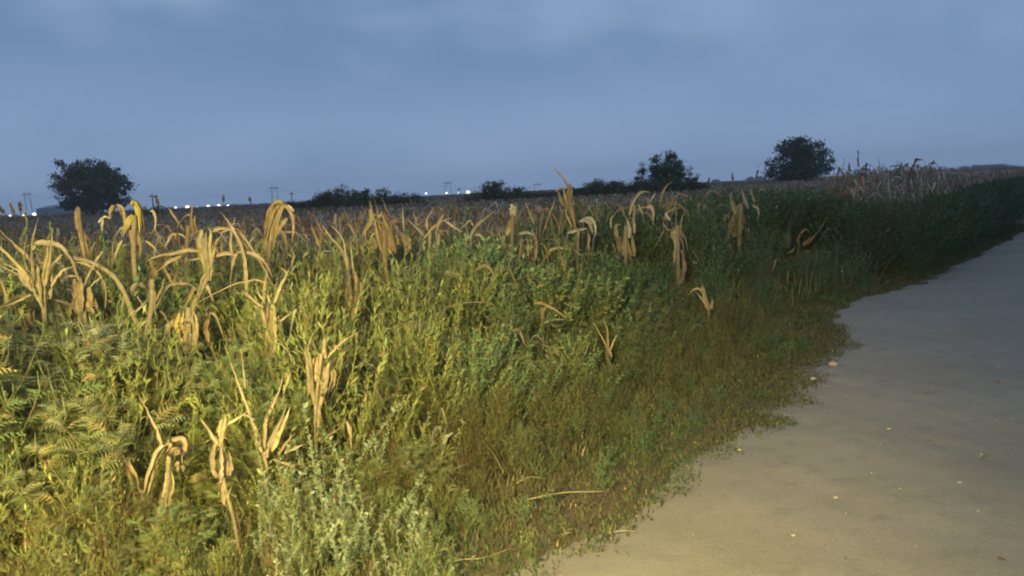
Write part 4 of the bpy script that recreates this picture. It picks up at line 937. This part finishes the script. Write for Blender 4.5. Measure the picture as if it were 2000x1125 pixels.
tree('walnut_tree', 1565, 92, [(1563,318,46,34),(1540,300,26,24),(1585,300,30,26),(1560,285,26,16),(1610,322,24,20),(1515,330,22,18),(1560,340,50,16),(1552,274,18,9),(1575,270,14,6),(1525,310,16,14),(1600,285,12,9),(1622,335,14,10),(1502,340,10,8),(1612,300,9,6)],
     12500, .27, TG, 'dark domed tree with gaps in its crown beyond the right weeds', trunk=.28, clump=.33, forks=2)
tree('elm_tree', 1300, 60, [(1300,335,32,26),(1285,315,14,16),(1306,308,16,12),(1322,325,16,16),(1276,340,14,16),(1330,345,14,14),(1300,355,36,14),(1281,302,7,5),(1313,302,9,4)],
     8500, .14, TG, 'smaller dark tree rising from the middle of the hedge', trunk=.11, clump=.15)
for (x, y, bb, lb) in ((1250, 340, [(1250,340,9,18),(1255,330,8,12),(1244,350,8,12)], 'thin airy shrub on the left flank of the hedge tree'), (1352, 345, [(1350,335,9,14),(1356,350,10,12),(1345,350,8,10)], 'thin airy shrub on the right flank of the hedge tree')):
    tree('sparse_shrub', x, 58, bb, 560, .11, (.07, .085, .06), lb, 'shrub', 'sparse shrubs beside the hedge tree', trunk=.03, clump=.13, limbs=30, forks=3)
rb = np.random.default_rng(11)
def bush_row(xs, top, d, group, where):
    for k, (x, yt, w) in enumerate(zip(xs, top, [None] * len(xs))):
        hy = 372 - (x - 1000) * .0487; bot = hy + 26
        step = 34
        bb = [(x + rb.uniform(-8, 8), yt + (bot - yt) * q, step * rb.uniform(.5, .85) * (.6 + .5 * q), max(bot - yt, 8) * .35) for q in (.35, .55, .8)] + [(x + rb.uniform(-12, 12), yt + 5, 6, 5)]
        tree('hedge_bush', x, d + rb.uniform(-1.5, 1.5), bb, 2200, .105, (.085, .105, .075), 'dark bush in the ' + where, 'bush', group, trunk=.03, clump=.15, limbs=14, forks=3, name_crown='foliage')
bush_row([560, 590, 615, 635, 652, 672, 695, 718, 742, 765, 788, 812], [394, 391, 386, 377, 370, 361, 369, 370, 368, 373, 378, 379], 50, 'bushes of the left hedge', 'low hedge left of the two small pylons')
bush_row([932, 952, 972, 992, 1012, 1034], [372, 360, 354, 364, 366, 376], 48, 'bushes of the middle hedge', 'short hedge beside the brightest lamp')
bush_row([1040, 1060, 1082, 1104, 1122, 1140, 1158, 1176, 1194, 1212, 1230, 1250, 1270, 1290, 1312, 1334, 1352, 1370], [377, 377, 376, 373, 364, 358, 350, 355, 354, 353, 354, 349, 349, 350, 350, 349, 352, 360], 46, 'bushes of the long hedge', 'long hedge under the small tree')
bush_row([285, 305, 1640], [404, 402, 350], 60, 'stray bushes by the left tree', 'stubble right of a big tree')
# far wood on the right horizon, far tree lines left: each reads as one mass
def far_wood(name, pts, d, n, label, col=(.05, .07, .05)):
    m = d / F; bl = []
    for (x, yt, rx) in pts:
        hy = 372 - (x - 1000) * .0487 + 3; c = at(x, (yt + hy) / 2, d); bl.append((c[0], c[1], c[2], rx * m * .8, rx * m, max((hy - yt) / 2, 1.2) * m))
    g, _ = leaf_cloud(bl, n, m * 2.0, col, m * 2.2); o = obj(name, g, M_TREE); tag(o, label, 'wood', kind='stuff')
far_wood('far_wood', [(1885,326,12),(1905,323,14),(1925,323,14),(1945,321,14),(1962,321,12),(1978,324,10),(1990,328,8),(1860,329,12),(1840,330,12),(1820,331,10),(2005,327,10)], 520, 9000, 'far dark wood low on the right horizon')
far_wood('far_treeline', [(450,402,14),(470,401,14),(490,400,16),(515,399,16),(540,398,16),(565,396,18),(590,395,18),(610,392,14),(15,421,22),(-20,422,22),(270,409,22),(330,406,20),(850,386,16),(1398,352,10),(1465,346,14),(1485,345,12),(1735,339,14),(1770,337,14)], 620, 9000, 'thin dark tree line along the horizon')

# ------------------------------------------------------------------ pylons, lamps, shed
STEEL = (.16, .17, .19)
def pylon(px, ytop, d, label, w=8.5):
    base = at(px, 400, d); base[2] = 0; H = at(px, ytop, d)[2]
    root = empty('portal_pylon', base, label, 'pylon', 'portal pylons on the horizon')
    tw = w * .34; bw = w * .56
    for s in (-1, 1):
        g = [tube([(s * bw, 0, 0), (s * tw, 0, H)], [.15, .11], STEEL, 5), tube([(s * bw, 1.2, 0), (s * tw, .1, H * .93)], [.07, .05], STEEL, 4)]
        obj('leg', cat(g), M_METAL, root)
    obj('cross_beam', box(-w * .72, w * .72, -.2, .2, H - .55, H - .1, STEEL), M_METAL, root)
    ct = [tube([(x, 0, H - .1), (x, 0, H + 1.6)], [.07, .04], STEEL, 4) for x in (-tw, tw)]; obj('earth_wire_peaks', cat(ct), M_METAL, root)
    for x in (-w * .66, 0, w * .66):
        obj('insulator', tube([(x, 0, H - .5), (x, 0, H - .9), (x, 0, H - 1.4)], [.05, .1, .05], (.25, .2, .17), 6), M_METAL, root)
    return base, H
py_ = [pylon(55, 378, 430, 'portal pylon farthest left, beside the grey shed', 3.4), pylon(538, 366, 450, 'portal pylon right of the row of six lamps', 3.5), pylon(877, 356, 480, 'portal pylon beside the brightest lamp', 3.7), pylon(1051, 359, 560, 'smallest portal pylon, just left of the long hedge', 3.8)]
cb = []
for i in range(3):
    for x in (-2.2, 0, 2.2):
        a = py_[i][0] + [x, 0, py_[i][1] - 2]; b = py_[i + 1][0] + [x, 0, py_[i + 1][1] - 2]
        mid = (a + b) / 2 - [0, 0, 3.2]; cb.append(tube(spline([a, mid, b], 16), .018, STEEL, 3, False))
o = obj('power_lines', cat(cb), M_METAL); tag(o, 'thin power lines strung between the portal pylons', 'power line')
def pole(px, ytop, d, label, arm=False):
    base = at(px, 400, d); base[2] = 0; H = at(px, ytop, d)[2]; root = empty('utility_pole', base, label, 'pole')
    obj('post', tube([(0, 0, 0), (0, 0, H)], [.16, .11], (.10, .09, .08), 6), M_BARK, root)
    obj('cross_arm', box(-.7, .7, -.07, .07, H - .7, H - .5, (.1, .09, .08)), M_BARK, root)
pole(299, 378, 170, 'wooden utility pole between the left tree and the lamp row'); pole(571, 374, 210, 'wooden utility pole just right of the second pylon'); pole(898, 366, 260, 'wooden utility pole just left of the brightest lamp')
def emit(name, col, st):
    m = bpy.data.materials.new(name); m.use_nodes = True; b = m.node_tree.nodes['Principled BSDF']
    b.inputs['Emission Color'].default_value = (*col, 1); b.inputs['Emission Strength'].default_value = st; b.inputs['Base Color'].default_value = (.8, .8, .8, 1); return m
M_LAMP = emit('lamp_glass', (1, .93, .68), 3.2)
def lamp(px, py, r, d, label):
    P = at(px, py, d); base = P.copy(); base[2] = 0; m = d / F; r = r * m; H = P[2]
    root = empty('yard_lamp', base, label, 'lamp', 'yard lamps on the horizon')
    obj('pole', tube([(0, .5, 0), (0, .5, H + .1)], [.09, .06], STEEL, 6), M_METAL, root)
    obj('lamp_bracket', tube([(0, .5, H + .1), (0, .2, H + .25), (0, 0, H + r)], .04, STEEL, 5), M_METAL, root)
    v, f, k = pebble(r, (1, 1, 1), .85, 2); obj('lamp_globe', (v, f, k), M_LAMP, root).location = (0, 0, H)
for k, (x, y, r, lb) in enumerate([(20,421,1.8,'small dim lamp at the far left edge'), (46,421,1.9,'dim lamp below the leftmost pylon'), (67,419,3.4,'bright lamp at the left end of the grey shed'), (147,414,1.3,'tiny lamp seen under the big round tree'),
    (343,406,2.2,'first lamp from the left in the row of six'), (366,405,3.6,'brightest lamp in the row of six, second from the left'), (386,405,1.9,'dimmest lamp in the row of six, third from the left'), (407,403,3.1,'fourth lamp from the left in the row of six'), (427,402,2.9,'fifth lamp from the left in the row of six'), (445,402,2.9,'last lamp on the right of the row of six'),
    (832,378,1.9,'small lamp left of the third pylon'), (872,377,1.8,'small lamp at the foot of the third pylon'), (896,376,1.3,'tiny lamp between third pylon and brightest lamp'), (914,375,3.4,'brightest single lamp beside the short middle hedge')]):
    lamp(x, y, r, 300, lb)
# grey farm shed behind the left tree
d = 340; m = d / F; b = at(72, 425, d); b2 = at(175, 418, d); H = 3.5; b[2] = b2[2] = 0
root = empty('farm_shed', (b[0], d, 0), 'long low blue grey farm shed behind the round tree', 'shed'); Ls = b2[0] - b[0]; SH = (.20, .24, .30)
obj('wall', box(0, Ls, 0, 12, 0, H, SH), M_METAL, root, False)
v = np.array([(-.4, -.4, H), (Ls + .4, -.4, H), (Ls + .4, 12.4, H), (-.4, 12.4, H), (3.2, 6, H + 1.5), (Ls - 3.2, 6, H + 1.5)]); f = np.array([(0, 1, 5), (0, 5, 4), (1, 2, 5), (2, 3, 4), (2, 4, 5), (3, 0, 4), (0, 3, 2), (0, 2, 1)])
obj('roof', (v, f, np.ones((6, 3)) * np.array((.28, .33, .38))), M_METAL, root, False)
for k in range(3): obj('door', box(3 + k * 6, 5.6 + k * 6, -.03, .02, 0, 2.4, (.12, .14, .17)), M_METAL, root, False)

# ------------------------------------------------------------------ evening haze in the air
hm_ = bpy.data.materials.new('evening_haze'); hm_.use_nodes = True; t = hm_.node_tree; t.nodes.clear()
pv = t.nodes.new('ShaderNodeVolumePrincipled'); pv.inputs['Color'].default_value = (.92, .94, 1, 1); pv.inputs['Density'].default_value = .0007; pv.inputs['Anisotropy'].default_value = .2
ou = t.nodes.new('ShaderNodeOutputMaterial'); t.links.new(pv.outputs[0], ou.inputs['Volume'])
o = obj('haze', box(-900, 900, -60, 900, -1, 22, (1, 1, 1)), hm_, None, False); tag(o, 'thin blue evening haze over the fields', 'haze', kind='stuff')

# tassels and tall weed spikes poking into the sky
def spike(px, pyt, pyb, d, label, k=8, lean=0):
    a = at(px + lean, pyt, d); b = at(px, pyb, d); base = b.copy(); base[2] = 0; root = empty('tall_weed_spike', base, label, 'weed', 'dark seed spikes poking above the corn')
    p = spline([base, b, (a + b) / 2, a], 9); obj('stem', shift(tube(p, np.linspace(.006, .003, 9), (.13, .10, .07), 4), base), M_STEM, root)
    X2, T2 = along([p[4:]], k * 8, .1); g = place(TK, frames(T2, None, rng.uniform(.006, .016, k * 8) * np.array(1.0)), X2 + rng.normal(0, .006, X2.shape), jit((.15, .11, .08), k * 8))
    obj('seed_head', shift(g, base), M_STEM, root)
for (x, yt, yb, d, ln, lb) in [(1676,295,345,13,0,'tallest dark seed spike right of the domed tree'),(1660,318,348,13,-2,'short dark spike left of the tallest one'),(1432,338,362,14,-2,'dark bent spike between hedge and domed tree'),(1474,332,362,14,6,'slanting dark spike just left of the domed tree'),(1383,348,366,14,2,'small dark spike right of the hedge'),
    (30,398,430,9,-10,'dark slanting spike at the far left'),(42,396,425,9,-4,'thin dark upright spike left of the round tree'),(12,402,430,9,-14,'leftmost leaning dark spike'),(312,382,412,9,-8,'leaning dark spike left of the lamp row'),(436,382,402,12,0,'fine dark spike above the lamp row'),(490,384,402,12,-3,'thin dark spike right of the lamp row'),(1770,318,335,18,3,'thin leaning spike above the right corn'),(1757,320,338,18,3,'thin spike beside the leaning one'),(1818,312,330,18,6,'slanting dark spike high over the right corn'),(1690,318,345,14,2,'short fine spike right of the tallest one')]:
    spike(x, yt, yb, d, lb, 6, ln)
print('done', sum(len(o.data.polygons) for o in bpy.data.objects if o.type == 'MESH'))
